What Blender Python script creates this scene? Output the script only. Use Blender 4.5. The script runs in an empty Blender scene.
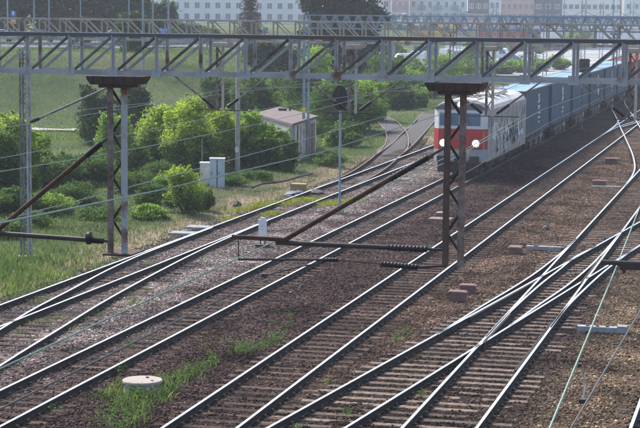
import bpy, math, random
import numpy as np
from mathutils import Vector, Matrix
R = math.radians
random.seed(7); RNG = np.random.default_rng(11)
scene = bpy.context.scene
COL = scene.collection

# ------------------------------------------------------------------ camera
FPX, PIT, YAW, ROL, HC = 1838.8, .10915, .2429, .00973, 8.72
fw = Vector((-math.sin(YAW)*math.cos(PIT), math.cos(YAW)*math.cos(PIT), -math.sin(PIT)))
_r = Vector((math.cos(YAW), math.sin(YAW), 0)); _u = _r.cross(fw)
rt = _r*math.cos(ROL)+_u*math.sin(ROL); up = -_r*math.sin(ROL)+_u*math.cos(ROL)
cam_d = bpy.data.cameras.new('camera'); cam = bpy.data.objects.new('camera', cam_d); COL.objects.link(cam)
cam.matrix_world = Matrix(((rt.x, up.x, -fw.x, 0), (rt.y, up.y, -fw.y, 0), (rt.z, up.z, -fw.z, HC), (0, 0, 0, 1)))
cam_d.sensor_width = 36; cam_d.lens = 36*FPX/640; cam_d.clip_start = .5; cam_d.clip_end = 5000
scene.camera = cam

# ------------------------------------------------------------------ sky, sun, exposure
SUN_EL, SUN_AZ = R(46), R(306)          # azimuth clockwise from +Y
w = bpy.data.worlds.new('World'); scene.world = w; w.use_nodes = True
nt = w.node_tree; nt.nodes.clear()
sky = nt.nodes.new('ShaderNodeTexSky'); sky.sky_type = 'NISHITA'; sky.sun_disc = False
sky.sun_elevation = SUN_EL; sky.sun_rotation = SUN_AZ; sky.air_density = 1.0; sky.dust_density = 3.0; sky.ozone_density = 1.5
bg = nt.nodes.new('ShaderNodeBackground'); bg.inputs[1].default_value = .15
wo = nt.nodes.new('ShaderNodeOutputWorld')
nt.links.new(sky.outputs[0], bg.inputs[0]); nt.links.new(bg.outputs[0], wo.inputs[0])
sd = bpy.data.lights.new('sun', 'SUN'); sun = bpy.data.objects.new('sun', sd); COL.objects.link(sun)
sd.energy = 2.9; sd.angle = R(6); sd.color = (1, .96, .9)
tos = Vector((math.sin(SUN_AZ)*math.cos(SUN_EL), math.cos(SUN_AZ)*math.cos(SUN_EL), math.sin(SUN_EL)))
sun.rotation_euler = tos.to_track_quat('Z', 'Y').to_euler()
scene.view_settings.view_transform = 'Standard'; scene.view_settings.look = 'None'
scene.view_settings.exposure = 1.0; scene.view_settings.gamma = 1
scene.view_settings.use_curve_mapping = False
scene.render.engine = 'CYCLES'
scene.cycles.max_bounces = 5; scene.cycles.diffuse_bounces = 2; scene.cycles.glossy_bounces = 2
scene.cycles.transmission_bounces = 2; scene.cycles.transparent_max_bounces = 6; scene.cycles.volume_bounces = 0

# ------------------------------------------------------------------ survey helpers: photo measurement -> place in the world
def ray(px, py): return fw+rt*((px-320)/FPX)-up*((py-214)/FPX)
C0 = Vector((0, 0, HC))
def onX(px, py, X): d = ray(px, py); return C0+d*(X/d.x)
def onY(px, py, Y): d = ray(px, py); return C0+d*(Y/d.y)
def onZ(px, py, Z=0.): d = ray(px, py); return C0+d*((Z-HC)/d.z)
def polar(px, dist):
    d = ray(px, 10); h = Vector((d.x, d.y)).normalized()
    return h.x*dist, h.y*dist
def z_at(px, py, dist):
    d = ray(px, py); return HC+d.z/Vector((d.x, d.y)).length*dist
def sm(t): t = min(1, max(0, t)); return t*t*(3-2*t)
def vsm(t): t = np.clip(t, 0, 1); return t*t*(3-2*t)

# ------------------------------------------------------------------ materials
MATS = {}
def mat(name, col, rough=.8, metal=0., var=.0, scale=3., col2=None, bump=0., bscale=None, island=0., objrand=0., spec=.3, emit=None, trans=0., rough_var=0., detail=6, thresh=(.35, .65)):
    if name in MATS: return MATS[name]
    m = bpy.data.materials.new(name); m.use_nodes = True; MATS[name] = m
    n = m.node_tree.nodes; l = m.node_tree.links; b = n['Principled BSDF']
    b.inputs['Roughness'].default_value = rough; b.inputs['Metallic'].default_value = metal
    b.inputs['Specular IOR Level'].default_value = spec
    c1 = (*col, 1); c2 = (*(col2 or [c*(1-var) for c in col]), 1)
    tc = n.new('ShaderNodeNewGeometry'); noi = n.new('ShaderNodeTexNoise'); noi.inputs['Scale'].default_value = scale; noi.inputs['Detail'].default_value = detail; noi.inputs['Roughness'].default_value = .65
    l.new(tc.outputs['Position'], noi.inputs['Vector'])
    cr = n.new('ShaderNodeValToRGB'); cr.color_ramp.elements[0].position = thresh[0]; cr.color_ramp.elements[1].position = thresh[1]
    cr.color_ramp.elements[0].color = c1; cr.color_ramp.elements[1].color = c2
    l.new(noi.outputs['Fac'], cr.inputs['Fac']); out = cr.outputs['Color']
    if island or objrand:
        hs = n.new('ShaderNodeHueSaturation'); mr = n.new('ShaderNodeMapRange')
        if island:
            g = n.new('ShaderNodeNewGeometry'); l.new(g.outputs['Random Per Island'], mr.inputs['Value']); a = island
        else:
            g = n.new('ShaderNodeObjectInfo'); l.new(g.outputs['Random'], mr.inputs['Value']); a = objrand
        mr.inputs['To Min'].default_value = 1-a; mr.inputs['To Max'].default_value = 1+a
        l.new(mr.outputs[0], hs.inputs['Value']); l.new(out, hs.inputs['Color']); out = hs.outputs['Color']
    l.new(out, b.inputs['Base Color'])
    if bump:
        bn = n.new('ShaderNodeTexNoise'); bn.inputs['Scale'].default_value = bscale or scale*4; bn.inputs['Detail'].default_value = 5
        l.new(tc.outputs['Position'], bn.inputs['Vector'])
        bp = n.new('ShaderNodeBump'); bp.inputs['Strength'].default_value = bump; bp.inputs['Distance'].default_value = .05
        l.new(bn.outputs['Fac'], bp.inputs['Height']); l.new(bp.outputs[0], b.inputs['Normal'])
    if rough_var:
        mr2 = n.new('ShaderNodeMapRange'); l.new(noi.outputs['Fac'], mr2.inputs['Value']); mr2.inputs['To Min'].default_value = rough-rough_var; mr2.inputs['To Max'].default_value = rough+rough_var
        l.new(mr2.outputs[0], b.inputs['Roughness'])
    if emit: b.inputs['Emission Color'].default_value = (*emit[0], 1); b.inputs['Emission Strength'].default_value = emit[1]
    if trans:
        t = n.new('ShaderNodeBsdfTranslucent'); l.new(out, t.inputs['Color']); mx = n.new('ShaderNodeMixShader'); mx.inputs[0].default_value = trans
        l.new(b.outputs[0], mx.inputs[1]); l.new(t.outputs[0], mx.inputs[2]); l.new(mx.outputs[0], n['Material Output'].inputs[0])
    return m

def ballast_mat(name, stones=False):
    m = bpy.data.materials.new(name); m.use_nodes = True
    n = m.node_tree.nodes; l = m.node_tree.links; b = n['Principled BSDF']; b.inputs['Roughness'].default_value = .95; b.inputs['Specular IOR Level'].default_value = .05
    tc = n.new('ShaderNodeTexCoord'); sx = n.new('ShaderNodeSeparateXYZ'); l.new(tc.outputs['Object'], sx.inputs[0])
    wob = n.new('ShaderNodeTexNoise'); wob.inputs['Scale'].default_value = .35; wob.inputs['Detail'].default_value = 5; l.new(tc.outputs['Object'], wob.inputs['Vector'])
    ad = n.new('ShaderNodeMath'); ad.operation = 'MULTIPLY_ADD'; l.new(wob.outputs['Fac'], ad.inputs[0]); ad.inputs[1].default_value = 5.; l.new(sx.outputs['X'], ad.inputs[2])
    mr = n.new('ShaderNodeMapRange'); l.new(ad.outputs[0], mr.inputs['Value']); mr.inputs['From Min'].default_value = -27.5+2.5; mr.inputs['From Max'].default_value = 4+2.5
    cr = n.new('ShaderNodeValToRGB'); l.new(mr.outputs[0], cr.inputs['Fac'])
    k = .88 if stones else .62
    stops = [(0.0, (0.1183, 0.0975, 0.0768)), (0.17, (0.1648, 0.1364, 0.1285)), (0.285, (0.2228, 0.1795, 0.1652)), (0.335, (0.0997, 0.0717, 0.0656)), (0.385, (0.0667, 0.0438, 0.0397)), (0.46, (0.0593, 0.0375, 0.0333)), (0.52, (0.0669, 0.043, 0.0368)), (0.565, (0.1245, 0.081, 0.0582)), (0.64, (0.1147, 0.0784, 0.0567)), (0.7, (0.0859, 0.0599, 0.0464)), (0.755, (0.1579, 0.1112, 0.0718)), (1.0, (0.1483, 0.1037, 0.0685))]
    e = cr.color_ramp.elements; e[0].position = 0; e[0].color = (*[c*k for c in stops[0][1]], 1); e[1].position = 1; e[1].color = (*[c*k for c in stops[-1][1]], 1)
    for p, c in stops[1:-1]: q = e.new(p); q.color = (*[v*k for v in c], 1)
    # darker brown bed under the double slip
    mu = n.new('ShaderNodeMath'); mu.operation = 'MULTIPLY_ADD'; l.new(sx.outputs['Y'], mu.inputs[0]); mu.inputs[1].default_value = -.1118; mu.inputs[2].default_value = .1118*55.7+8.55
    mu2 = n.new('ShaderNodeMath'); mu2.operation = 'ADD'; l.new(mu.outputs[0], mu2.inputs[0]); l.new(sx.outputs['X'], mu2.inputs[1])
    mv = n.new('ShaderNodeMath'); mv.operation = 'SUBTRACT'; mv.inputs[0].default_value = -5.35; l.new(sx.outputs['X'], mv.inputs[1])
    mn = n.new('ShaderNodeMath'); mn.operation = 'MINIMUM'; l.new(mu2.outputs[0], mn.inputs[0]); l.new(mv.outputs[0], mn.inputs[1])
    mw = n.new('ShaderNodeMapRange'); l.new(mn.outputs[0], mw.inputs['Value']); mw.inputs['From Min'].default_value = -.35; mw.inputs['From Max'].default_value = .15
    gm = n.new('ShaderNodeMix'); gm.data_type = 'RGBA'; l.new(mw.outputs[0], gm.inputs['Factor']); l.new(cr.outputs[0], gm.inputs['A']); gm.inputs['B'].default_value = (.050*k, .034*k, .028*k, 1)
    # pale and dark stones
    vo = n.new('ShaderNodeTexVoronoi'); vo.inputs['Scale'].default_value = 17.; l.new(tc.outputs['Object'], vo.inputs['Vector'])
    sep = n.new('ShaderNodeSeparateColor'); l.new(vo.outputs['Color'], sep.inputs[0])
    hs = n.new('ShaderNodeHueSaturation'); l.new(gm.outputs['Result'], hs.inputs['Color'])
    vr = n.new('ShaderNodeValToRGB'); ee = vr.color_ramp.elements
    ee[0].position = 0; ee[0].color = (.5, .5, .5, 1); ee[1].position = 1; ee[1].color = (4.2, 4.2, 4.2, 1); q = ee.new(.55); q.color = (.95, .95, .95, 1); q = ee.new(.9); q.color = (1.5, 1.5, 1.5, 1)
    if stones:
        g = n.new('ShaderNodeNewGeometry'); l.new(g.outputs['Random Per Island'], vr.inputs['Fac'])
    else: l.new(sep.outputs[0], vr.inputs['Fac'])
    # large dirt patches
    dn = n.new('ShaderNodeTexNoise'); dn.inputs['Scale'].default_value = .55; dn.inputs['Detail'].default_value = 7; l.new(tc.outputs['Object'], dn.inputs['Vector'])
    dm = n.new('ShaderNodeMapRange'); l.new(dn.outputs['Fac'], dm.inputs['Value']); dm.inputs['From Min'].default_value = .3; dm.inputs['From Max'].default_value = .7; dm.inputs['To Min'].default_value = .4; dm.inputs['To Max'].default_value = 1.7
    mm = n.new('ShaderNodeMath'); mm.operation = 'MULTIPLY'; l.new(vr.outputs[0], mm.inputs[0]); l.new(dm.outputs[0], mm.inputs[1]); l.new(mm.outputs[0], hs.inputs['Value'])
    l.new(hs.outputs[0], b.inputs['Base Color'])
    if not stones:
        bp = n.new('ShaderNodeBump'); bp.inputs['Strength'].default_value = 1.; bp.inputs['Distance'].default_value = .05; bp.invert = True
        l.new(vo.outputs['Distance'], bp.inputs['Height']); l.new(bp.outputs[0], b.inputs['Normal'])
    return m

def terrain_mat():
    m = bpy.data.materials.new('turf_soil'); m.use_nodes = True
    n = m.node_tree.nodes; l = m.node_tree.links; b = n['Principled BSDF']; b.inputs['Roughness'].default_value = .95; b.inputs['Specular IOR Level'].default_value = .1
    tc = n.new('ShaderNodeTexCoord')
    a = n.new('ShaderNodeTexNoise'); a.inputs['Scale'].default_value = .07; a.inputs['Detail'].default_value = 8; a.inputs['Roughness'].default_value = .6; l.new(tc.outputs['Object'], a.inputs['Vector'])
    f = n.new('ShaderNodeTexNoise'); f.inputs['Scale'].default_value = 2.5; f.inputs['Detail'].default_value = 8; f.inputs['Roughness'].default_value = .75; l.new(tc.outputs['Object'], f.inputs['Vector'])
    cr = n.new('ShaderNodeValToRGB'); e = cr.color_ramp.elements; e[0].position = .36; e[0].color = (.042, .07, .026, 1); e[1].position = .66; e[1].color = (.13, .13, .062, 1); q = e.new(.5); q.color = (.068, .098, .036, 1)
    l.new(a.outputs['Fac'], cr.inputs['Fac'])
    hs = n.new('ShaderNodeHueSaturation'); l.new(cr.outputs[0], hs.inputs['Color'])
    mr = n.new('ShaderNodeMapRange'); l.new(f.outputs['Fac'], mr.inputs['Value']); mr.inputs['From Min'].default_value = .3; mr.inputs['From Max'].default_value = .7; mr.inputs['To Min'].default_value = .6; mr.inputs['To Max'].default_value = 1.4
    l.new(mr.outputs[0], hs.inputs['Value']); l.new(hs.outputs[0], b.inputs['Base Color'])
    sx = n.new('ShaderNodeSeparateXYZ'); l.new(tc.outputs['Object'], sx.inputs[0]); e1n = n.new('ShaderNodeTexNoise'); e1n.inputs['Scale'].default_value = .35; e1n.inputs['Detail'].default_value = 6; l.new(tc.outputs['Object'], e1n.inputs['Vector'])
    ma = n.new('ShaderNodeMath'); ma.operation = 'MULTIPLY_ADD'; l.new(e1n.outputs['Fac'], ma.inputs[0]); ma.inputs[1].default_value = 5.; l.new(sx.outputs['X'], ma.inputs[2])
    mk = n.new('ShaderNodeMapRange'); l.new(ma.outputs[0], mk.inputs['Value']); mk.inputs['From Min'].default_value = -22.9; mk.inputs['From Max'].default_value = -21.2
    mx = n.new('ShaderNodeMix'); mx.data_type = 'RGBA'; l.new(mk.outputs[0], mx.inputs['Factor']); l.new(cr.outputs[0], mx.inputs['A']); mx.inputs['B'].default_value = (.30, .225, .165, 1); l.new(mx.outputs['Result'], hs.inputs['Color'])
    bp = n.new('ShaderNodeBump'); bp.inputs['Strength'].default_value = .6; bp.inputs['Distance'].default_value = .3; l.new(f.outputs['Fac'], bp.inputs['Height']); l.new(bp.outputs[0], b.inputs['Normal'])
    return m

M_BAL = ballast_mat('ballast'); M_STONE = ballast_mat('ballast_stone', True); M_TERR = terrain_mat()
def setup_mats():
    mat('rail_head', (.88, .88, .88), rough=.36, metal=1., var=.12, scale=1.5, rough_var=.05)
    mat('rail_rust', (.035, .024, .02), rough=.85, var=.45, scale=6, bump=.4)
    mat('rail_rusty_head', (.26, .16, .11), rough=.5, metal=.5, var=.5, scale=3)
    mat('sleeper_wood', (.105, .072, .054), rough=.9, spec=.1, col2=(.034, .024, .021), scale=5, objrand=.5, bump=.8, bscale=22)
    mat('sleeper_pale', (.21, .162, .128), rough=.9, spec=.15, col2=(.06, .040, .032), scale=6, objrand=.5, bump=.8, bscale=22)
    mat('chair_steel', (.05, .036, .03), rough=.8, var=.4, scale=10)
    mat('galv', (.37, .40, .42), rough=.6, metal=.0, col2=(.22, .235, .245), scale=2.2, bump=.1, spec=.5)
    mat('bracket_brown', (.045, .04, .042), rough=.8, col2=(.08, .05, .04), scale=3)
    mat('dark_rust', (.065, .05, .045), rough=.8, col2=(.12, .075, .055), scale=5, bump=.2)
    mat('chord_dark', (.10, .105, .115), rough=.7, col2=(.13, .085, .065), scale=1.2, thresh=(.5, .62))
    mat('galv_rust', (.34, .36, .375), rough=.7, col2=(.17, .10, .07), scale=2.3, bump=.2, thresh=(.51, .64))
    mat('galv_dark', (.20, .21, .225), rough=.65, col2=(.085, .07, .062), scale=3)
    mat('cream_rust', (.42, .39, .33), rough=.7, col2=(.20, .13, .09), scale=1.8, thresh=(.52, .70))
    mat('blue_grey', (.26, .33, .40), rough=.6, col2=(.2, .25, .31), scale=1.5)
    mat('rust', (.10, .05, .034), rough=.85, col2=(.035, .024, .021), scale=7, bump=.4)
    mat('rust_light', (.24, .20, .18), rough=.8, col2=(.10, .066, .052), scale=6, bump=.3)
    mat('dark_iron', (.035, .032, .034), rough=.6, col2=(.06, .045, .04), scale=6)
    mat('insul', (.02, .018, .024), rough=.55, var=.3, spec=.3)
    mat('copper_green', (.20, .31, .25), rough=.6, var=.2)
    mat('wire_grey', (.36, .40, .36), rough=.5, var=.2)
    mat('wire_dark', (.06, .058, .06), rough=.5)
    mat('white_paint', (.72, .73, .74), rough=.5, var=.15, scale=4)
    mat('cab_grey', (.48, .53, .60), rough=.5, var=.12, scale=3)
    mat('cab_cream', (.66, .64, .58), rough=.6, var=.2, scale=5)
    mat('concrete', (.40, .375, .35), rough=.9, col2=(.25, .23, .21), scale=3, bump=.5, bscale=15)
    mat('concrete_slab', (.30, .32, .36), rough=.9, col2=(.2, .2, .21), scale=4, bump=.4)
    mat('lid', (.36, .31, .28), rough=.9, col2=(.3, .26, .23), scale=6, bump=.4, bscale=20)
    mat('loco_red', (.50, .022, .024), rough=.4, var=.2, scale=2, spec=.5)
    mat('loco_white', (.66, .66, .66), rough=.5, var=.2, scale=3, spec=.5)
    mat('loco_grey', (.40, .385, .37), rough=.55, col2=(.25, .22, .20), scale=1.5)
    mat('loco_skirt', (.33, .36, .39), rough=.6, col2=(.3, .3, .3), scale=3)
    mat('loco_roof', (.72, .70, .66), rough=.6, col2=(.55, .51, .46), scale=1.)
    mat('loco_roof_dark', (.15, .15, .16), rough=.6, var=.2)
    mat('underframe', (.022, .02, .02), rough=.8, col2=(.045, .035, .03), scale=4)
    mat('glass', (.10, .16, .27), rough=.12, var=.1, spec=.8)
    mat('lamp', (.9, .9, .85), rough=.3, emit=((1, .97, .88), .9))
    mat('lamp_warm', (.9, .85, .7), rough=.3, emit=((1, .86, .6), .8))
    mat('ochre', (.34, .27, .13), rough=.8, var=.3)
    mat('yellow', (.7, .5, .06), rough=.6, var=.1)
    mat('orange', (.75, .28, .04), rough=.5, var=.1)
    mat('sign_blue', (.02, .13, .55), rough=.4)
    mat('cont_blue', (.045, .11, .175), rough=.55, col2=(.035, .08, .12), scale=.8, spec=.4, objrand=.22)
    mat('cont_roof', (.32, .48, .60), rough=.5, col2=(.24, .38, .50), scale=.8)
    mat('cont_post', (.018, .055, .11), rough=.6)
    mat('cont_red', (.30, .05, .045), rough=.6, col2=(.2, .035, .03), scale=.7)
    mat('wagon_grey', (.22, .20, .19), rough=.8, col2=(.08, .06, .055), scale=2.)
    mat('letter', (.75, .78, .78), rough=.6, var=.2, scale=3)
    mat('hut_wall', (.60, .58, .54), rough=.8, col2=(.33, .24, .18), scale=2.2, thresh=(.45, .62), bump=.2)
    mat('hut_side', (.32, .36, .38), rough=.8, col2=(.22, .24, .25), scale=2.)
    mat('hut_roof', (.16, .12, .115), rough=.85, col2=(.10, .08, .078), scale=1.5, bump=.2)
    mat('rusty_door', (.24, .13, .08), rough=.8, var=.5, scale=3)
    mat('box_red', (.20, .125, .115), rough=.8, col2=(.12, .07, .06), scale=5)
    mat('box_grey', (.34, .36, .37), rough=.7, col2=(.22, .23, .24), scale=5)
    mat('asphalt', (.10, .105, .115), rough=.9, var=.2, scale=1.)
    mat('pale_paving', (.34, .345, .35), rough=.9, col2=(.20, .205, .21), scale=.06)
    mat('trunk', (.075, .058, .045), rough=.9, var=.4, scale=5, bump=.5)
    mat('tarp', (.07, .085, .12), rough=.5, var=.4, scale=4)
    mat('wall_white', (.80, .81, .80), rough=.8, var=.06, scale=.3)
    mat('wall_mint', (.70, .78, .76), rough=.8, var=.06, scale=.3)
    mat('wall_pink', (.75, .47, .48), rough=.8, var=.08, scale=.3)
    mat('wall_peach', (.62, .42, .32), rough=.8, var=.08, scale=.3)
    mat('wall_grey', (.36, .37, .40), rough=.8, var=.1, scale=.3)
    mat('roof_slate', (.10, .12, .17), rough=.8, var=.15)
    mat('frame_w', (.7, .7, .7), rough=.5)
    mat('win', (.10, .12, .16), rough=.2, spec=.7, objrand=.3)
    mat('tyre', (.02, .02, .02), rough=.9)
    mat('car_white', (.72, .73, .74), rough=.3, spec=.6)
    mat('car_dark', (.05, .06, .08), rough=.3, spec=.6)
    mat('car_blue', (.08, .14, .28), rough=.3, spec=.6)
    mat('truck_green', (.02, .14, .10), rough=.5, var=.1)
    mat('loco_green', (.10, .22, .18), rough=.5, var=.15)
    mat('bus_yellow', (.75, .45, .05), rough=.4)
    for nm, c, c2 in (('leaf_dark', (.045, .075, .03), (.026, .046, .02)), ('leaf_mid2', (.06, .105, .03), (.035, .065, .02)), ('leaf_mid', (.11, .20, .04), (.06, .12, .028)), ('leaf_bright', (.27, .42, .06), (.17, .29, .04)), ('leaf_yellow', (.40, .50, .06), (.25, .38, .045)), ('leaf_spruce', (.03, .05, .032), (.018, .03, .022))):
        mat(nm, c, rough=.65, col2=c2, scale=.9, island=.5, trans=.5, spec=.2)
    mat('grass_green', (.20, .28, .07), rough=.8, col2=(.06, .10, .025), scale=.25, island=.5, trans=.35, spec=.15)
    mat('grass_lush', (.11, .19, .045), rough=.8, col2=(.20, .28, .06), scale=.3, island=.5, trans=.35, spec=.15)
    mat('grass_dry', (.44, .35, .24), rough=.9, col2=(.27, .24, .12), scale=.5, island=.35, trans=.2, spec=.1)
    mat('moss', (.40, .40, .05), rough=.9, col2=(.22, .27, .045), scale=2., island=.4, trans=.2)
setup_mats()
G = MATS

# ------------------------------------------------------------------ object helpers
def tag(o, label=None, cat=None, group=None, kind=None):
    if label: o['label'] = label
    if cat: o['category'] = cat
    if group: o['group'] = group
    if kind: o['kind'] = kind
    return o
def empty(name, loc, label, cat, group=None, rz=0.):
    o = bpy.data.objects.new(name, None); COL.objects.link(o); o.location = loc; o.rotation_euler = (0, 0, rz); o.empty_display_size = .3
    return tag(o, label, cat, group)
class MB:
    def __init__(s): s.v = []; s.f = []; s.m = []; s.cur = 0
    def face(s, *ids): s.f.append(ids); s.m.append(s.cur)
    def box(s, a, b, rot=None, org=None):
        a = Vector(a); b = Vector(b); n = len(s.v)
        for z in (a.z, b.z):
            for x, y in ((a.x, a.y), (b.x, a.y), (b.x, b.y), (a.x, b.y)):
                p = Vector((x, y, z))
                if rot is not None: p = rot @ p
                if org is not None: p = p+Vector(org)
                s.v.append(tuple(p))
        for f in ((3, 2, 1, 0), (4, 5, 6, 7), (0, 1, 5, 4), (1, 2, 6, 5), (2, 3, 7, 6), (3, 0, 4, 7)): s.face(*[n+i for i in f])
        return s
    def cbox(s, c, d, rz=0.):
        h = Vector(d)/2; return s.box(-h, h, Matrix.Rotation(rz, 3, 'Z'), c)
    def bar(s, p, q, wd, hd=None, up=Vector((0, 0, 1))):
        p = Vector(p); q = Vector(q); hd = hd or wd; d = (q-p); L = d.length
        if L < 1e-6: return s
        d /= L; x = d.cross(up)
        if x.length < 1e-3: x = d.cross(Vector((1, 0, 0)))
        x.normalize(); y = x.cross(d)
        n = len(s.v)
        for t in (p, q):
            for sx, sy in ((-1, -1), (1, -1), (1, 1), (-1, 1)): s.v.append(tuple(t+x*sx*wd/2+y*sy*hd/2))
        for f in ((0, 1, 2, 3), (7, 6, 5, 4), (1, 0, 4, 5), (2, 1, 5, 6), (3, 2, 6, 7), (0, 3, 7, 4)): s.face(*[n+i for i in f])
        return s
    def angle(s, p, q, a, t=.008, flip=1, up=Vector((0, 0, 1))):     # L section
        p = Vector(p); q = Vector(q); d = (q-p).normalized(); x = d.cross(up)
        if x.length < 1e-3: x = d.cross(Vector((0, 1, 0)))
        x.normalize(); y = x.cross(d)
        s.bar(p+y*0, q+y*0, a, t, up); s.bar(p+x*flip*(a/2-t/2)+y*(a/2+t/2), q+x*flip*(a/2-t/2)+y*(a/2+t/2), t, a, up); return s
    def tube(s, pts, r, n=8, cap=True):
        pts = [Vector(p) for p in pts]; rr = r if isinstance(r, (list, tuple)) else [r]*len(pts); base = len(s.v)
        for i, p in enumerate(pts):
            d = (pts[min(i+1, len(pts)-1)]-pts[max(i-1, 0)])
            d = d.normalized() if d.length > 1e-9 else Vector((0, 0, 1))
            a = Vector((0, 0, 1)) if abs(d.z) < .9 else Vector((1, 0, 0)); x = d.cross(a).normalized(); y = x.cross(d)
            for k in range(n):
                t = 2*math.pi*k/n; s.v.append(tuple(p+(x*math.cos(t)+y*math.sin(t))*rr[i]))
        for i in range(len(pts)-1):
            for k in range(n): a = base+i*n+k; b = base+i*n+(k+1) % n; s.face(a, a+n, b+n, b)
        if cap: s.face(*[base+k for k in range(n)]); s.face(*[base+(len(pts)-1)*n+k for k in reversed(range(n))])
        return s
    def lathe(s, c, prof, n=16, axis='Z'):      # prof list of (r, h)
        c = Vector(c); base = len(s.v)
        for r, h in prof:
            for k in range(n):
                t = 2*math.pi*k/n; a, b = math.cos(t)*r, math.sin(t)*r
                v = {'Z': (a, b, h), 'Y': (a, h, b), 'X': (h, a, b)}[axis]; s.v.append(tuple(c+Vector(v)))
        for i in range(len(prof)-1):
            for k in range(n): a = base+i*n+k; b = base+i*n+(k+1) % n; s.face(a, b, b+n, a+n)
        s.face(*[base+k for k in reversed(range(n))]); s.face(*[base+(len(prof)-1)*n+k for k in range(n)])
        return s
    def prism(s, poly, x0, x1, axis='X'):       # poly of (a,b) extruded along axis
        n = len(s.v); k = len(poly)
        for x in (x0, x1):
            for a, b in poly: s.v.append({'X': (x, a, b), 'Y': (a, x, b), 'Z': (a, b, x)}[axis])
        s.face(*[n+i for i in reversed(range(k))]); s.face(*[n+k+i for i in range(k)])
        for i in range(k): j = (i+1) % k; s.face(n+i, n+j, n+k+j, n+k+i)
        return s
    def mesh(s, name, mats):
        me = bpy.data.meshes.new(name); me.from_pydata(s.v, [], s.f)
        mats = mats if isinstance(mats, (list, tuple)) else [mats]
        for q in mats: me.materials.append(G[q] if isinstance(q, str) else q)
        if len(mats) > 1: me.polygons.foreach_set('material_index', s.m)
        me.update(); return me
    def build(s, name, mats, parent=None, smooth=False, loc=None):
        me = s.mesh(name, mats)
        if smooth: me.polygons.foreach_set('use_smooth', [True]*len(me.polygons))
        o = bpy.data.objects.new(name, me); COL.objects.link(o)
        if parent is not None: o.parent = parent
        if loc is not None: o.location = loc
        return o
def link(name, me, parent=None, loc=(0, 0, 0), rz=0.):
    o = bpy.data.objects.new(name, me); COL.objects.link(o); o.parent = parent; o.location = loc; o.rotation_euler = (0, 0, rz); return o
def copy_tree(o, parent=None):
    c = o.copy(); COL.objects.link(c); c.parent = parent
    for ch in o.children: copy_tree(ch, c)
    return c
def np_mesh(name, V, k, mats, mi=None):
    """V (n*k,3): n separate k-gons"""
    n = len(V)//k; me = bpy.data.meshes.new(name)
    me.vertices.add(n*k); me.vertices.foreach_set('co', V.astype(np.float32).ravel())
    me.loops.add(n*k); me.loops.foreach_set('vertex_index', np.arange(n*k, dtype=np.int32))
    me.polygons.add(n); me.polygons.foreach_set('loop_start', np.arange(0, n*k, k, dtype=np.int32)); me.polygons.foreach_set('loop_total', np.full(n, k, dtype=np.int32))
    for q in (mats if isinstance(mats, list) else [mats]): me.materials.append(G[q] if isinstance(q, str) else q)
    if mi is not None: me.polygons.foreach_set('material_index', mi.astype(np.int32))
    me.update(calc_edges=True); return me
def nobj(name, me, parent=None, loc=(0, 0, 0)):
    o = bpy.data.objects.new(name, me); COL.objects.link(o); o.parent = parent; o.location = loc; return o

# ------------------------------------------------------------------ value noise for shapes
_tab = RNG.random((256, 256))
def vnoise(x, y, f=1.):
    x = np.asarray(x)*f; y = np.asarray(y)*f; xi = np.floor(x).astype(int); yi = np.floor(y).astype(int); fx = vsm(x-xi); fy = vsm(y-yi)
    t = lambda a, b: _tab[a % 256, b % 256]
    return (t(xi, yi)*(1-fx)+t(xi+1, yi)*fx)*(1-fy)+(t(xi, yi+1)*(1-fx)+t(xi+1, yi+1)*fx)*fy

# ================================================================== TERRAIN
def terr(X, Y):
    X = np.asarray(X, float); Y = np.asarray(Y, float)
    xb = np.where(Y < 165, -65+(Y-137)*1.036, -36.)
    xb = np.minimum(xb, -36.)
    s = (xb-X)*np.where(Y < 165, .69, 1.)
    top = 4.7*(1-vsm((Y-196)/60)*vsm((X+95)/30))
    top = top+np.clip((Y-185)/25, 0, 1)*1.1*(top > 4)
    h = top*vsm(s/24)
    n = (vnoise(X, Y, .15)-.5)*.5+(vnoise(X, Y, .6)-.5)*.2
    h = h+n*vsm((-24.5-X)/6)*np.where(Y > 250, .3, 1)
    side = vsm((-23.0-X)/2.)
    return h*side-.32+.22*side
def th(x, y): return float(terr(x, y))
xs = np.unique(np.concatenate([np.arange(-900, -160, 40.), np.arange(-160, -80, 4.), np.arange(-80, -20, 1.), np.arange(-20, 20, 4.), np.arange(20, 700, 40.)]))
ys = np.unique(np.concatenate([np.arange(-60, 30, 6.), np.arange(30, 230, 1.5), np.arange(230, 420, 6.), np.arange(420, 3000, 60.)]))
XX, YY = np.meshgrid(xs, ys); ZZ = terr(XX, YY); nx, ny = len(xs), len(ys)
def grid_mesh(name, XX, YY, ZZ, m):
    ny, nx = XX.shape; me = bpy.data.meshes.new(name); me.vertices.add(nx*ny); me.vertices.foreach_set('co', np.stack([XX, YY, ZZ], -1).astype(np.float32).ravel())
    i = (np.arange(ny-1)[:, None]*nx+np.arange(nx-1)[None]).ravel(); q = np.stack([i, i+1, i+nx+1, i+nx], -1).astype(np.int32)
    me.loops.add(q.size); me.loops.foreach_set('vertex_index', q.ravel()); me.polygons.add(len(q)); me.polygons.foreach_set('loop_start', np.arange(0, q.size, 4, dtype=np.int32)); me.polygons.foreach_set('loop_total', np.full(len(q), 4, dtype=np.int32))
    me.polygons.foreach_set('use_smooth', np.ones(len(q), bool)); me.materials.append(m); me.update(calc_edges=True); return me
tag(nobj('ground', grid_mesh('ground', XX, YY, ZZ, M_TERR)), kind='structure')

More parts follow.
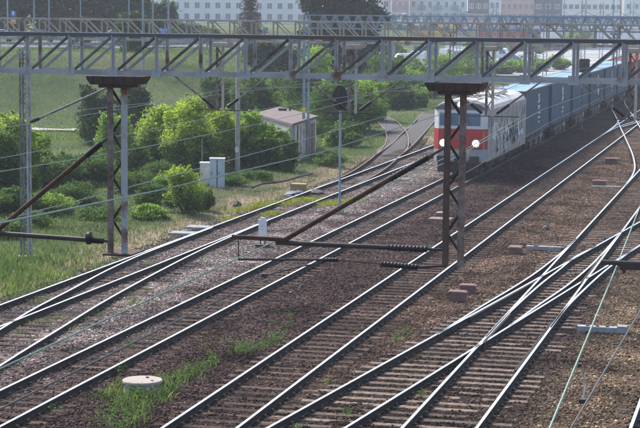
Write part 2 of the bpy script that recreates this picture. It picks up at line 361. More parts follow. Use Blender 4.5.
# ================================================================== TRACK GEOMETRY (rail heads at z = 0, X as function of Y)
def curve(pts):
    ys_ = np.array([p[1] for p in pts]); xs_ = np.array([p[0] for p in pts]); o = np.argsort(ys_); ys_, xs_ = ys_[o], xs_[o]
    m = np.gradient(xs_, ys_) if len(ys_) > 2 else np.full(2, (xs_[1]-xs_[0])/(ys_[1]-ys_[0]))
    def f(y):
        y = np.atleast_1d(y).astype(float); k = np.clip(np.searchsorted(ys_, y)-1, 0, len(ys_)-2); h = ys_[k+1]-ys_[k]; t = (y-ys_[k])/h
        return (2*t**3-3*t**2+1)*xs_[k]+(t**3-2*t**2+t)*h*m[k]+(-2*t**3+3*t**2)*xs_[k+1]+(t**3-t**2)*h*m[k+1]
    f.y0, f.y1 = ys_[0], ys_[-1]; return f
GA = 1.507
A_ = curve([(-17.14, -10), (-17.14, 620)]); B_ = curve([(-15.63, -10), (-15.63, 620)])
C_ = curve([(-12.30, -10), (-12.36, 120), (-12.5, 620)]); D_ = curve([(-10.79, -10), (-10.85, 120), (-10.99, 620)])
a_ = curve([(-22.18, -10), (-22.18, 420)]); c_ = curve([(-20.66, -10), (-20.66, 420)])
b_ = curve([(-22.10, 71), (-22.08, 66), (-22.0, 61.6), (-21.77, 58.0), (-21.33, 53.7), (-20.93, 49.5), (-20.45, 46.1), (-19.9, 42), (-19.0, 36), (-17.9, 29)])
d_ = curve([(-20.62, 74), (-20.52, 68.3), (-20.3, 62.5), (-20.05, 58.6), (-19.76, 54.7), (-19.43, 51.0), (-19.0, 47.2), (-18.35, 41.4), (-17.4, 35), (-16.3, 28)])
P_ = curve([(-7.46, -10), (-7.46, 420)]); Q_ = curve([(-5.94, -10), (-5.94, 420)])
Lx = lambda y: -8.07+.1118*(y-55.7)
L1_ = curve([(Lx(-10), -10), (Lx(112), 112)]); L2_ = curve([(Lx(-10)+GA+.012, -10), (Lx(112)+GA+.012, 112)])
s1l = curve([(-7.46, 72), (-7.5, 68.5), (-7.62, 65.0), (-7.79, 61.5), (-8.02, 58.4), (-8.42, 54.), (Lx(49)+.02, 49)])
s1r = curve([(-5.96, 74), (-6.0, 70.6), (-6.05, 67.5), (-6.2, 62.9), (-6.45, 58.7), (-6.78, 55.), (Lx(51)+GA, 51)])
s2l = curve([(Lx(70)+.02, 70), (-6.88, 66.9), (-7.08, 62.9), (-7.22, 60.4), (-7.34, 57.2), (-7.43, 53.5), (-7.45, 49)])
s2r = curve([(Lx(73)+GA, 73), (-4.93, 70.6), (-5.30, 66.3), (-5.52, 63.4), (-5.78, 58.5), (-5.92, 54.8), (-5.95, 51)])
F1_ = curve([(-2.78, -10), (-2.78, 420)]); F2_ = curve([(-1.27, -10), (-1.27, 420)])
F3_ = curve([(1.9, -10), (1.9, 420)]); F4_ = curve([(3.41, -10), (3.41, 420)])
xl = curve([(-7.47, 95), (-7.55, 101), (-7.83, 107), (-8.38, 113.5), (-10.20, 130.7), (-11.75, 144.6), (-13.27, 158.6), (-15.41, 177.5), (-16.6, 189), (-17.12, 200)])
xr = curve([(-5.95, 96), (-6.05, 102), (-6.33, 107.5), (-6.88, 114), (-8.70, 131.), (-10.22, 144.8), (-11.75, 158.8), (-13.9, 177.8), (-15.1, 189.3), (-15.62, 200)])
z1 = curve([(-22.2, 88), (-22.5, 96), (-24.0, 110.8), (-24.7, 116.), (-26.4, 125.8), (-28.5, 135.0), (-31.87, 147.4), (-38, 166)])
z2 = curve([(-20.7, 90), (-21.0, 97), (-22.5, 111.3), (-23.25, 117.2), (-24.7, 125.), (-26.95, 135.2), (-30.0, 146.6), (-36.5, 165)])
z3 = curve([(-24.0, 110.8), (-25.2, 122), (-26.29, 129.8), (-28.04, 143.2), (-30.4, 160)])
z4 = curve([(-22.5, 111.3), (-23.7, 122), (-24.75, 130), (-26.5, 143.2), (-28.9, 160)])

RAILP = [(-.07, -.155), (.07, -.155), (.07, -.142), (.012, -.118), (.012, -.045), (.036, -.034), (.036, -.006), (.028, 0), (-.028, 0), (-.036, -.006), (-.036, -.034), (-.012, -.045), (-.012, -.118), (-.07, -.142)]
def rail(f, y0, y1, parent, head='rail_head', z=0., step=None, name='rail'):
    mb = MB(); yy = np.arange(y0, y1, step or 2.); yy = np.append(yy, y1); xx = f(yy); k = len(RAILP)
    for i, (x, y) in enumerate(zip(xx, yy)):
        i0, i1 = max(i-1, 0), min(i+1, len(yy)-1); t = Vector((xx[i1]-xx[i0], yy[i1]-yy[i0])).normalized(); nx_, ny_ = t.y, -t.x
        for a, b in RAILP: mb.v.append((x+nx_*a, y+ny_*a, b+z))
        if i:
            for j in range(k):
                mb.cur = 1 if j in (6, 7, 8) else 0; jj = (j+1) % k; mb.face((i-1)*k+j, (i-1)*k+jj, i*k+jj, i*k+j)
    mb.cur = 0; mb.face(*range(k)); mb.face(*[(len(yy)-1)*k+j for j in reversed(range(k))])
    return mb.build(name, ['rail_rust', head], parent)

_slp = {}
def sleeper_mesh(length, chairs, matn):
    key = (round(length, 2), tuple(round(c, 2) for c in chairs), matn)
    if key in _slp: return _slp[key]
    mb = MB(); L = length/2; mb.box((-L, -.125, -.31), (L, .125, -.170)); mb.prism([(-.125, -.170), (.125, -.170), (.11, -.158), (-.11, -.158)], -L+.002, L-.002)
    mb.cur = 1
    for c in chairs:
        mb.box((c-.17, -.075, -.159), (c+.17, .075, -.142))
        for s in (-1, 1): mb.box((c+s*.105-.03, -.05, -.142), (c+s*.105+.03, .05, -.10)); mb.box((c+s*.062-.035, -.04, -.139), (c+s*.062+.025, .04, -.118))
    _slp[key] = mb.mesh('sleeper', [matn, 'chair_steel']); return _slp[key]
SLP = []          # footprints for the stone scatter
def sleepers(parent, fl, fr, y0, y1, matn, pitch=.62, ext=.53, cap=95, z=0., others=()):
    y = y0; n = 0; rest = MB()
    while y < y1:
        a = float(fl(y)[0]); b = float(fr(y)[0]); jit = random.uniform(-.04, .04); cx = (a+b)/2+jit; ln = b-a+2*ext+random.uniform(-.03, .05)
        ch = [a-cx, b-cx]+[float(o(y)[0])-cx for o in others if o.y0 < y < o.y1]
        rz = random.uniform(-.012, .012); SLP.append((y, cx-ln/2, cx+ln/2))
        if n < cap:
            s = link('sleeper', sleeper_mesh(ln, [round(c, 2) for c in ch], matn), parent, (cx, y+random.uniform(-.02, .02), z-random.uniform(0, .008)), rz); n += 1
        else: rest.box((cx-ln/2, y-.12, -.3), (cx+ln/2, y+.12, -.158+z))
        y += pitch
    if rest.v: tag(rest.build('distant_sleepers', matn, parent), kind='stuff')

def track(name_label, fl, fr, y0, y1, head='rail_head'):
    t = empty('railway_track', (0, 0, 0), name_label, 'railway track', 'railway tracks of the yard')
    rail(fl, y0, y1, t, head, step=6.); rail(fr, y0, y1, t, head, step=6.); return t
tAB = track('railway track carrying the red and white locomotive, oily brown ballast between its rails', A_, B_, 20, 600)
sleepers(tAB, A_, B_, 34, 230, 'sleeper_wood', z=-.006)
tCD = track('straight polished track just right of the locomotive track, crossed far off by the crossover', C_, D_, 20, 600)
sleepers(tCD, C_, D_, 34, 300, 'sleeper_wood', z=-.002)
tac = track('leftmost straight railway track along the grass edge, with a small turnout', a_, c_, 28, 400)
b_l = empty('railway_turnout', (0, 0, 0), 'left turnout whose curved rails branch off the track beside the grass', 'turnout')
rail(b_, 28, 71, b_l, step=1.5, name='switch_rail'); rail(d_, 28, 74, b_l, step=1.5, name='switch_rail')
sleepers(b_l, a_, d_, 40, 62, 'sleeper_wood', cap=99); sleepers(tac, a_, c_, 62, 130, 'sleeper_wood', z=-.006)
tS = track('straight railway track that runs through the double slip, right of the brown boxes', P_, Q_, 20, 400)
sleepers(tS, P_, Q_, 74.6, 112, 'sleeper_wood'); 
tL = track('slanting railway track that crosses the straight one in the double slip', L1_, L2_, 20, 110)
sleepers(tL, L1_, L2_, 77, 108, 'sleeper_wood')
slip = empty('double_slip', (0, 0, 0), 'double slip switch of shiny crossing rails on long pale sleepers', 'railway switch')
for f, y0, y1 in ((s1l, 49, 72), (s1r, 51, 74), (s2l, 49, 70), (s2r, 51, 73)): rail(f, y0, y1, slip, step=1.2, name='slip_rail')
sleepers(slip, L1_, Q_, 36, 63.5, 'sleeper_pale', cap=60, ext=.62, others=(P_, L2_, s1l, s2r))
sleepers(slip, P_, L2_, 63.6, 76.5, 'sleeper_pale', cap=40, ext=.62, others=(L1_, Q_))
for f, y0, y1, dx in ((Q_, 44.5, 52, -.085), (L1_, 52, 60, .085), (Q_, 60, 67, -.085), (L2_, 66, 72, -.085), (P_, 48, 53, .09)):
    yy = np.linspace(y0, y1, 6); g = curve([(float(f(q)[0])+dx, q) for q in yy]); rail(g, y0, y1, slip, 'rail_rust', step=2., name='check_rail', z=.004)
tF = track('railway track at the far right edge with only its left rail in view', F1_, F2_, 20, 400)
sleepers(tF, F1_, F2_, 34, 60, 'sleeper_wood')
tX = empty('railway_crossover', (0, 0, 0), 'distant crossover whose bright rails swing left across the straight track', 'crossover')
rail(xl, 95, 200, tX, step=2., name='crossover_rail'); rail(xr, 96, 200, tX, step=2., name='crossover_rail')
sleepers(tX, xl, xr, 112, 175, 'sleeper_wood', cap=90)
xs1 = curve([(-12.36, 132), (-12.3, 140), (-12.05, 147), (-11.4, 154)]); xs2 = curve([(-12.9, 157), (-12.55, 150), (-12.42, 143), (-12.38, 136)])
xs3 = curve([(-10.86, 170), (-10.9, 160), (-11.15, 153), (-11.8, 146)])
for f in (xs1, xs2, xs3): rail(f, f.y0, f.y1, tX, step=1.5, name='crossover_rail')
tZ = empty('railway_siding', (0, 0, 0), 'rusty siding that winds away between the bushes left of the locomotive', 'railway siding')
for f in (z1, z2): rail(f, f.y0, f.y1, tZ, 'rail_rusty_head', step=2.)
sleepers(tZ, z1, z2, 96, 160, 'sleeper_wood', cap=60)
tZ2 = empty('railway_siding', (0, 0, 0), 'rusty siding branch running nearer and parallel to the main tracks', 'railway siding')
for f in (z3, z4): rail(f, f.y0, f.y1, tZ2, 'rail_rusty_head', step=2.)
sleepers(tZ2, z3, z4, 116, 158, 'sleeper_wood', cap=60)

# ================================================================== BALLAST BED
def zbal(X, Y):
    z = -.178+(vnoise(X, Y, 1.1)-.5)*.05+(vnoise(X, Y, 4.3)-.5)*.04
    # heaped in the wide strips between tracks
    for c, w_, h in ((-18.1, .9, .03), (-14.0, 1.0, .045), (-9.6, .7, .05), (-4.3, .9, .05)):
        z = z+h*np.exp(-((X-c)/w_)**2)*(1 if c < -10 else (vsm((Y-72)/10) if c == -9.6 else vsm((70-Y)/10)))
    return z
def left_edge(Y): return -22.95+0*Y+(vnoise(Y, Y*0+3, .7)-.5)*.7
yb = np.unique(np.concatenate([np.arange(-20, 30, 5.), np.arange(30, 120, .3), np.arange(120, 200, 1.), np.arange(200, 700, 10.)]))
tb = np.linspace(0, 1, 130)
BX = left_edge(yb)[:, None]*(1-tb)[None]+9.*tb[None]; BY = np.repeat(yb[:, None], len(tb), 1); BZ = zbal(BX, BY)
BZ[:, 0] -= .45; BZ[:, 1] -= .03; BZ[:, -1] -= .4
tag(nobj('ballast_bed', grid_mesh('ballast_bed', BX, BY, BZ, M_BAL)), kind='structure')
# siding bed
sb = MB(); yy = np.arange(90, 166, 2.)
def strip(fl, fr, y0, y1, zoff, wd, matn, nm):
    wd = 1.05
    yy = np.arange(y0, y1, 2.); cx = (fl(yy)+fr(yy))/2; t = np.linspace(-1, 1, 9); X = cx[:, None]+t[None]*wd; Y = np.repeat(yy[:, None], 9, 1)
    Z = np.maximum(np.full_like(X, -.18), terr(X, Y)+.05)+(vnoise(X, Y, 1.3)-.5)*.05+zoff; Z[:, 0] -= .4; Z[:, -1] -= .4
    return tag(nobj(nm, grid_mesh(nm, X, Y, Z, G[matn] if isinstance(matn, str) else matn)), kind='structure')
mat('cinder', (.095, .09, .092), rough=.95, col2=(.055, .05, .05), scale=4, bump=.6, bscale=15)
strip(z1, z2, 93, 165, -.004, 2.0, 'cinder', 'siding_bed'); strip(z3, z4, 113, 160, -.012, 2.0, 'cinder', 'siding_bed')

# loose stones over the ballast
SLP.sort(); sy = np.array([s[0] for s in SLP])
def stones(N, y0, y1, x0f, x1f, smin, smax, name, label):
    u = RNG.random(N); Y = y0*(y1/y0)**u; X = x0f(Y)+(x1f(Y)-x0f(Y))*RNG.random(N)
    keep = np.ones(N, bool)
    for i in range(N):
        lo = np.searchsorted(sy, Y[i]-.12); hi = np.searchsorted(sy, Y[i]+.12)
        for k in range(lo, hi):
            if SLP[k][1] < X[i] < SLP[k][2]:
                z = .94 if (X[i] > -10.4) else (.9 if X[i] > -13 else (.72 if X[i] > -18 else .85))
                if random.random() < z: keep[i] = False
                break
    for f in (A_, B_, C_, D_, a_, c_, P_, Q_): keep &= np.abs(X-f(np.clip(Y, f.y0, f.y1))) > .09
    for f in (L1_, L2_, b_, d_, s1l, s1r, s2l, s2r):
        ok = (Y > f.y0) & (Y < f.y1); keep &= ~(ok & (np.abs(X-f(np.clip(Y, f.y0, f.y1))) < .09))
    X, Y = X[keep], Y[keep]; n = len(X)
    o = np.array([(1, 0, 0), (-1, 0, 0), (0, 1, 0), (0, -1, 0), (0, 0, 1), (0, 0, -1)], float)
    F = np.array([(0, 2, 4), (2, 1, 4), (1, 3, 4), (3, 0, 4), (2, 0, 5), (1, 2, 5), (3, 1, 5), (0, 3, 5)])
    s = smin+(smax-smin)*RNG.random(n)**2
    P = o[None]*(1+.5*(RNG.random((n, 6, 1))-.5))*s[:, None, None]*np.array([1, 1, .75])*(.75+.5*RNG.random((n, 1, 3)))
    al = RNG.random(n)*6.283; be = (RNG.random(n)-.5)*1.2; ca, sa, cb, sb_ = np.cos(al), np.sin(al), np.cos(be), np.sin(be)
    x, y, z = P[..., 0], P[..., 1], P[..., 2]; x, z = x*cb[:, None]-z*sb_[:, None], x*sb_[:, None]+z*cb[:, None]; x, y = x*ca[:, None]-y*sa[:, None], x*sa[:, None]+y*ca[:, None]
    P = np.stack([x+X[:, None], y+Y[:, None], z+(zbal(X, Y)+s*.25)[:, None]], -1)
    me = bpy.data.meshes.new(name); me.vertices.add(n*6); me.vertices.foreach_set('co', P.astype(np.float32).ravel())
    q = (F[None]+np.arange(n)[:, None, None]*6).astype(np.int32); me.loops.add(q.size); me.loops.foreach_set('vertex_index', q.ravel()); me.polygons.add(n*8)
    me.polygons.foreach_set('loop_start', np.arange(0, q.size, 3, dtype=np.int32)); me.polygons.foreach_set('loop_total', np.full(n*8, 3, dtype=np.int32)); me.materials.append(M_STONE); me.update(calc_edges=True)
    tag(nobj(name, me), label, 'gravel', kind='stuff')
stones(150000, 34, 125, lambda Y: np.maximum(-23.2, -.52*Y), lambda Y: np.minimum(0, -.045*Y), .02, .048, 'ballast_stones', 'loose brown and grey ballast stones between the rails')

# ================================================================== VEGETATION
def leaves(cen, nrm_up, size, n, asp=.6):
    """n rhombic leaves at cen (n,3)"""
    a = RNG.normal(size=(n, 3)); a[:, 2] = a[:, 2]*.6; a /= np.linalg.norm(a, axis=1)[:, None]; b = np.cross(a, RNG.normal(size=(n, 3))); b /= np.linalg.norm(b, axis=1)[:, None]
    s = size*(.6+.8*RNG.random(n))[:, None]
    return np.stack([cen-a*s, cen-b*s*asp, cen+a*s, cen+b*s*asp], 1).reshape(-1, 3)
def crown_pts(n, blobs, shell=.55):
    """blobs (x,y,z,rx,ry,rz)"""
    B = np.array(blobs, float); wgt = (B[:, 3]*B[:, 4]*B[:, 5])**(.7); wgt /= wgt.sum(); k = RNG.choice(len(B), n, p=wgt); d = RNG.normal(size=(n, 3)); d /= np.linalg.norm(d, axis=1)[:, None]
    # clumps: pull directions towards cluster centres
    r = (shell+(1-shell)*RNG.random(n))[:, None]; lump = 1+.22*np.sin(d[:, :1]*7+k[:, None]*1.7)*np.sin(d[:, 1:2]*6+k[:, None])+.12*RNG.normal(size=(n, 1))
    p = B[k, :3]+d*B[k, 3:6]*r*lump; return p
def make_blobs(rx, ry, h, n, z0=.1, spread=.75):
    out = [(0, 0, h*(.5+z0/2), rx*.7, ry*.7, h*.42*(1-z0))]
    for i in range(n):
        t = random.random()*6.283; z = h*(z0+(.93-z0)*random.random()); k = math.sqrt(max(.06, 1-((z/h-.42)/.62)**2)); q = spread*math.sqrt(random.random())
        s = random.uniform(.2, .42); out.append((math.cos(t)*rx*k*q, math.sin(t)*ry*k*q, z, rx*s, ry*s, min(rx, h*.5)*s*random.uniform(.7, 1.1)))
    return out
def bush(x, y, rx, ry, h, matn, label, n=7000, leaf=.075, nb=16, group='bushes on the grassy strip', z=None, name='bush', cat='bush', second=None):
    e = empty(name, (x, y, (th(x, y) if z is None else z)-.08), label, cat, group); leaf *= .74; n = int(n*1.6)
    bl = make_blobs(rx, ry, h, nb, z0=.02)
    p = crown_pts(n, bl); ex = []
    for k in range(46):
        b = bl[random.randrange(len(bl))]; d = RNG.normal(size=3); d[2] = abs(d[2])*1.1+.1; d /= np.linalg.norm(d); o0 = np.array(b[:3])+d*np.array(b[3:6])*.8; L_ = random.uniform(.25, .6)*min(1.6, h*.4); m_ = max(10, int(n*.0035)); u = RNG.random(m_)
        ex.append(o0+np.outer(u*L_, d)+np.stack([0*u, 0*u, -.25*L_*u*u], -1)+RNG.normal(size=(m_, 3))*leaf*1.3*(1.1-u[:, None]))
    p = np.concatenate([p]+ex); p = p[p[:, 2] > -.05]; V = leaves(p, 0, leaf, len(p))
    mi = None; ms = [matn]
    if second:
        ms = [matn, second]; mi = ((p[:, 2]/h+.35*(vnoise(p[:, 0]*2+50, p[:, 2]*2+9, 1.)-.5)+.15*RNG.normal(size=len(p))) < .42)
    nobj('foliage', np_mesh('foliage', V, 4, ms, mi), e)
    t = MB()
    for k in range(5):
        b = bl[1+k % (len(bl)-1)]; t.tube([(b[0]*.1, b[1]*.1, 0), (b[0]*.5, b[1]*.5, b[2]*.5), (b[0], b[1], b[2])], [.06, .04, .015], 5)
    t.build('stem', 'trunk', e)
    return e
def tree(x, y, r, h, matn, label, n=9000, leaf=.22, nb=22, z0=.22, trunk_r=.22, second=None, group='trees behind the road', name='tree'):
    e = empty(name, (x, y, th(x, y)-.1), label, 'tree', group)
    bl = make_blobs(r, r, h, nb, z0=z0); p = crown_pts(n, bl, .45); V = leaves(p, 0, leaf, len(p)); ms = [matn]; mi = None
    if second: ms = [matn, second]; mi = RNG.random(len(p)) < .4+.5*(vnoise(p[:, 0]+40, p[:, 2]+7, .5)-.5)
    nobj('crown', np_mesh('crown', V, 4, ms, mi), e)
    t = MB(); t.tube([(0, 0, 0), (.1, 0, h*.3), (0, .1, h*.6), (.1, 0, h*.85)], [trunk_r, trunk_r*.8, trunk_r*.5, trunk_r*.15], 8)
    for b in bl[1:9]: t.tube([(0, 0, max(h*.2, b[2]-h*.2)), (b[0]*.5, b[1]*.5, b[2]-h*.07), (b[0], b[1], b[2])], [trunk_r*.4, trunk_r*.25, .03], 5)
    t.build('trunk', 'trunk', e); return e
def spruce(x, y, r, h, label, n=9000, group='trees behind the road'):
    e = empty('spruce_tree', (x, y, th(x, y)-.1), label, 'tree', group)
    P = []; t = MB(); t.tube([(0, 0, 0), (0, 0, h*.5), (0, 0, h)], [.22, .13, .02], 8)
    lv = 20
    for i in range(lv):
        z = h*(.08+.9*i/lv); rr = r*(1-(i/lv))**.85*random.uniform(.75, 1.2); nbk = 7
        for k in range(nbk):
            a = 6.283*k/nbk+i*.8+random.uniform(-.3, .3); L = rr*random.uniform(.7, 1.1); m = int(n/(lv*nbk)*(.4+1.2*(1-i/lv)))
            u = RNG.random(m)**.7; pp = np.stack([np.cos(a)*L*u, np.sin(a)*L*u, z-L*.28*u+.05*L*u**3], -1)+RNG.normal(size=(m, 3))*np.array([.16, .16, .13])*(1+u[:, None]*.4)*r/3.2; P.append(pp)
            t.tube([(0, 0, z), (math.cos(a)*L*.8, math.sin(a)*L*.8, z-L*.2)], [.04, .01], 4)
    p = np.concatenate(P); nobj('crown', np_mesh('crown', leaves(p, 0, .17, len(p), .3), 4, 'leaf_spruce'), e); t.build('trunk', 'trunk', e); return e

def blades(name, label, X, Y, hmin, hmax, wd, matn, lean=.35, Zf=None, cat='grass'):
    n = len(X); Z = terr(X, Y) if Zf is None else Zf(X, Y); h = hmin+(hmax-hmin)*RNG.random(n); a = RNG.random(n)*6.283; w = wd*(.6+.8*RNG.random(n)); dx, dy = np.cos(a)*w, np.sin(a)*w
    lx, ly = RNG.normal(size=n)*lean*h, RNG.normal(size=n)*lean*h
    B = np.stack([X, Y, Z-.03], -1); d = np.stack([dx, dy, dx*0], -1); mid = B+np.stack([lx*.35, ly*.35, h*.6], -1); tip = B+np.stack([lx, ly, h], -1)
    V = np.stack([B-d, B+d, mid+d*.7, tip, mid-d*.7], 1).reshape(-1, 3)
    return tag(nobj(name, np_mesh(name, V, 5, matn)), label, cat, kind='stuff')
# meadow left of the tracks
def meadow(N, seed):
    Y = 50*(185/50)**RNG.random(N); X = left_edge(Y)+.5-(2+ (Y*.42))*RNG.random(N)**1.15; return X, Y
X, Y = meadow(230000, 1)
dry = vsm((X-(left_edge(Y)-2.6))/2.4)*.95*(vnoise(X, Y, .35) > .30)
patch = np.exp(-(((X+25.3)/2.0)**2+((Y-83)/7)**2))+.7*np.exp(-(((X+24.5)/1.5)**2+((Y-98)/9)**2))
isd = RNG.random(len(X)) < np.maximum(dry*.55, patch*1.4); onpatch = RNG.random(len(X)) < patch*.3
keep = ~onpatch
# the siding bed stays mostly clear
bed = (np.abs(X-(z1(np.clip(Y, 96, 164))+.75)) < 1.0) & (Y > 104) & (Y < 162) & (RNG.random(len(X)) < .88)
bed |= (np.abs(X-(z3(np.clip(Y, 111, 160))+.75)) < 1.0) & (Y > 112) & (Y < 158)
keep &= ~bed | (RNG.random(len(X)) < .04)
lush = vnoise(X+70, Y, .12)+.25*(vnoise(X, Y+30, .6)-.5) > .5
g1 = keep & ~isd & ~lush; g2 = keep & ~isd & lush; g3 = keep & isd
blades('meadow_grass', 'tall light green grass of the strip left of the tracks', X[g1], Y[g1], .05, .24, .012, 'grass_green')
blades('lush_grass', 'darker lush grass and weeds of the strip left of the tracks', X[g2], Y[g2], .08, .36, .016, 'grass_lush')
blades('dry_grass', 'dry straw coloured grass along the edge of the ballast', X[g3], Y[g3], .05, .20, .018, 'grass_dry')
# slope grass, coarse tufts
N = 60000; Y = 120+90*RNG.random(N); X = -34-75*RNG.random(N); blades('slope_grass', 'mown grass on the embankment slope', X, Y, .05, .18, .04, 'grass_lush')
# yellow moss between the rails of the left track and weeds in the ballast
def weed_patch(pts, name, label, matn, nper, h, spread, wd=.018):
    XS, YS = [], []
    for px, py, k in pts:
        q = onZ(px, py, -.15); m = int(nper*k); XS.append(q.x+RNG.normal(size=m)*spread*.55*k**.5); YS.append(q.y+RNG.normal(size=m)*spread*1.1*k**.5)
    blades(name, label, np.concatenate(XS), np.concatenate(YS), h*.25, h, wd, matn, .45, Zf=lambda a, b: zbal(a, b), cat='weeds')
def leafy_patch(pts, name, label, matn, nper, h, spread, leaf=.03):
    P = []
    for px, py, k in pts:
        q = onZ(px, py, -.15); m = int(nper*k); P.append(np.stack([q.x+RNG.normal(size=m)*spread*.5*k**.5, q.y+RNG.normal(size=m)*spread*k**.5, -.15+h*k**.5*RNG.random(m)**1.3], -1))
    p = np.concatenate(P); tag(nobj(name, np_mesh(name, leaves(p, 0, leaf, len(p)), 4, matn)), label, 'weeds', kind='stuff')
leafy_patch([(242, 210, 1), (262, 205, 1.3), (280, 204, 1.5), (297, 201, 1.3), (315, 200, 1), (330, 204, 1.2), (345, 203, 1.2), (272, 214, .8), (232, 219, .7), (355, 200, .8)], 'moss', 'yellow green moss between the rails of the left track', 'moss', 1300, .09, .50, .030)
leafy_patch([(276, 340, 1.3), (262, 349, .8), (244, 353, 1.6), (233, 345, .4), (288, 327, .5), (212, 364, .9), (196, 373, 2.0), (188, 379, 1.2), (209, 355, .4)], 'weeds', 'bright green weeds in a row between the second and third track', 'leaf_mid', 150, .22, .20, .026)
weed_patch([(272, 343, 1), (250, 350, 1.3), (236, 352, 1), (206, 346, .5), (207, 366, 1.2), (192, 378, 1.2)], 'weed_stalks', 'upright weed stalks in the row between the second and third track', 'grass_green', 40, .34, .3, .010)
leafy_patch([(150, 398, 1.2), (135, 402, 1.5), (120, 408, 1.4), (112, 418, 1.3), (140, 415, 1.3), (130, 395, 1), (172, 388, 1.2), (165, 398, 1.2), (100, 398, .7), (185, 375, .7), (118, 372, .5), (103, 425, 1), (125, 426, 1.2)], 'weeds', 'green weeds growing around the concrete well', 'leaf_mid', 130, .28, .30, .026)
weed_patch([(150, 398, 1.5), (140, 395, 1.3), (158, 400, 1.4), (165, 388, 1.4), (122, 405, 1.2), (112, 395, .8), (135, 412, 1.3), (172, 380, .8), (118, 390, .8), (131, 425, 1.)], 'weed_stalks', 'grassy stalks growing around the concrete well', 'grass_lush', 60, .38, .28, .009)
weed_patch([(126, 295, 1), (135, 303, 1), (145, 291, .6), (118, 283, .6), (38, 300, 1.2), (95, 265, .6), (110, 262, .5), (30, 322, .5), (60, 318, .5), (65, 330, .8), (85, 320, .5), (150, 225, .6), (205, 260, .5)], 'weed_stalks', 'small green weeds between the rails of the left turnout', 'grass_lush', 110, .18, .28, .008)
leafy_patch([(420, 395, .5), (396, 340, .8), (405, 332, .6), (347, 413, .4), (490, 191, .7), (298, 428, .3), (328, 382, .3), (46, 322, .6), (15, 325, .5), (20, 333, .5), (100, 315, .4), (150, 265, .5), (53, 408, .4), (130, 345, .4), (290, 317, .5), (272, 323, .4)], 'weeds', 'scattered small green weeds in the ballast of the middle tracks', 'leaf_mid', 170, .16, .22, .022)

def pbush(px, py, dist_ground, *a, **k):
    x, y = polar(px, dist_ground); return bush(x, y, *a, **k)
# bushes (px column, distance) radii, height
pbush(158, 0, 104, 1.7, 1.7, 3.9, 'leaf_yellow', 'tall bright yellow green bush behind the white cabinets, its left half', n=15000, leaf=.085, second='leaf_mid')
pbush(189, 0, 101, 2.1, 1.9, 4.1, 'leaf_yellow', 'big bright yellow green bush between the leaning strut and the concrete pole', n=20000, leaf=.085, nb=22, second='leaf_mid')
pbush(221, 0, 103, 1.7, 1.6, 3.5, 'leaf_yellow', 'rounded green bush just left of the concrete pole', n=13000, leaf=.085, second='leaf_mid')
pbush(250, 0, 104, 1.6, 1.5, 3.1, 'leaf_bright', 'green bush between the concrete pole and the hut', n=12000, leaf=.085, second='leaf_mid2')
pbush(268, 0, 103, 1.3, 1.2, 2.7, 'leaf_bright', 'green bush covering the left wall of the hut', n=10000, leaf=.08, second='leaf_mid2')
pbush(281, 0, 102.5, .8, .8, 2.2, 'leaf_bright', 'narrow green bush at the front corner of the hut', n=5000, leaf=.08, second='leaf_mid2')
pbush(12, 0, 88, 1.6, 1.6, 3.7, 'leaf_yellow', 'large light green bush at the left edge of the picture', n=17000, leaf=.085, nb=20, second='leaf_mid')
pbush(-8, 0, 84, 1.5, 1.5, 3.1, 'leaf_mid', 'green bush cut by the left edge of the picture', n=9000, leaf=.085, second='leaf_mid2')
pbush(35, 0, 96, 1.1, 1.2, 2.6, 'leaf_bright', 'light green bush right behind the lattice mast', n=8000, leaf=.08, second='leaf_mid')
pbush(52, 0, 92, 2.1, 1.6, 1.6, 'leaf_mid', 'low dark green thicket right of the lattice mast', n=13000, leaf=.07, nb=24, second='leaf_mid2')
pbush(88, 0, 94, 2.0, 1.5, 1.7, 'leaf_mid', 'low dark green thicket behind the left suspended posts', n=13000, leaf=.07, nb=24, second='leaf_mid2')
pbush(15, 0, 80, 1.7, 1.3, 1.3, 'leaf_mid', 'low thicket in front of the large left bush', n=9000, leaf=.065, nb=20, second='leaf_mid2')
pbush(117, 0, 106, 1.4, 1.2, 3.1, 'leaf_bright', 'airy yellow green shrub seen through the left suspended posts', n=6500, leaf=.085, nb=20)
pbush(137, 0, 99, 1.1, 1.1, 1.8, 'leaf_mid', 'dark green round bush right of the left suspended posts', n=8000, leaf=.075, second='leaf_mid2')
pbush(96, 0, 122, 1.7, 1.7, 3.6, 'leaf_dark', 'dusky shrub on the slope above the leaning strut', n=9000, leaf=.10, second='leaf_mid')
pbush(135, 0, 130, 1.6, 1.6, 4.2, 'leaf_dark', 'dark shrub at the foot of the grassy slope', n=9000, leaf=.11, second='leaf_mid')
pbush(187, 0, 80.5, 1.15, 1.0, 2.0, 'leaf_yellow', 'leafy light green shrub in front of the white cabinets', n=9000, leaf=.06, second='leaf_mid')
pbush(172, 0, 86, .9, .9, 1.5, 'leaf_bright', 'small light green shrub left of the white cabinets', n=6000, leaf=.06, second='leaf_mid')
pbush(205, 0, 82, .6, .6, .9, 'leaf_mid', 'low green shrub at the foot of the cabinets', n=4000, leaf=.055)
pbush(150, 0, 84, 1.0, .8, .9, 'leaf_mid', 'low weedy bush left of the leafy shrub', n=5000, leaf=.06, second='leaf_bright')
pbush(290, 0, 101.5, .8, .7, 1.9, 'leaf_mid', 'narrow green bush half hiding the peeling front wall of the hut', n=5000, leaf=.075, second='leaf_mid2')
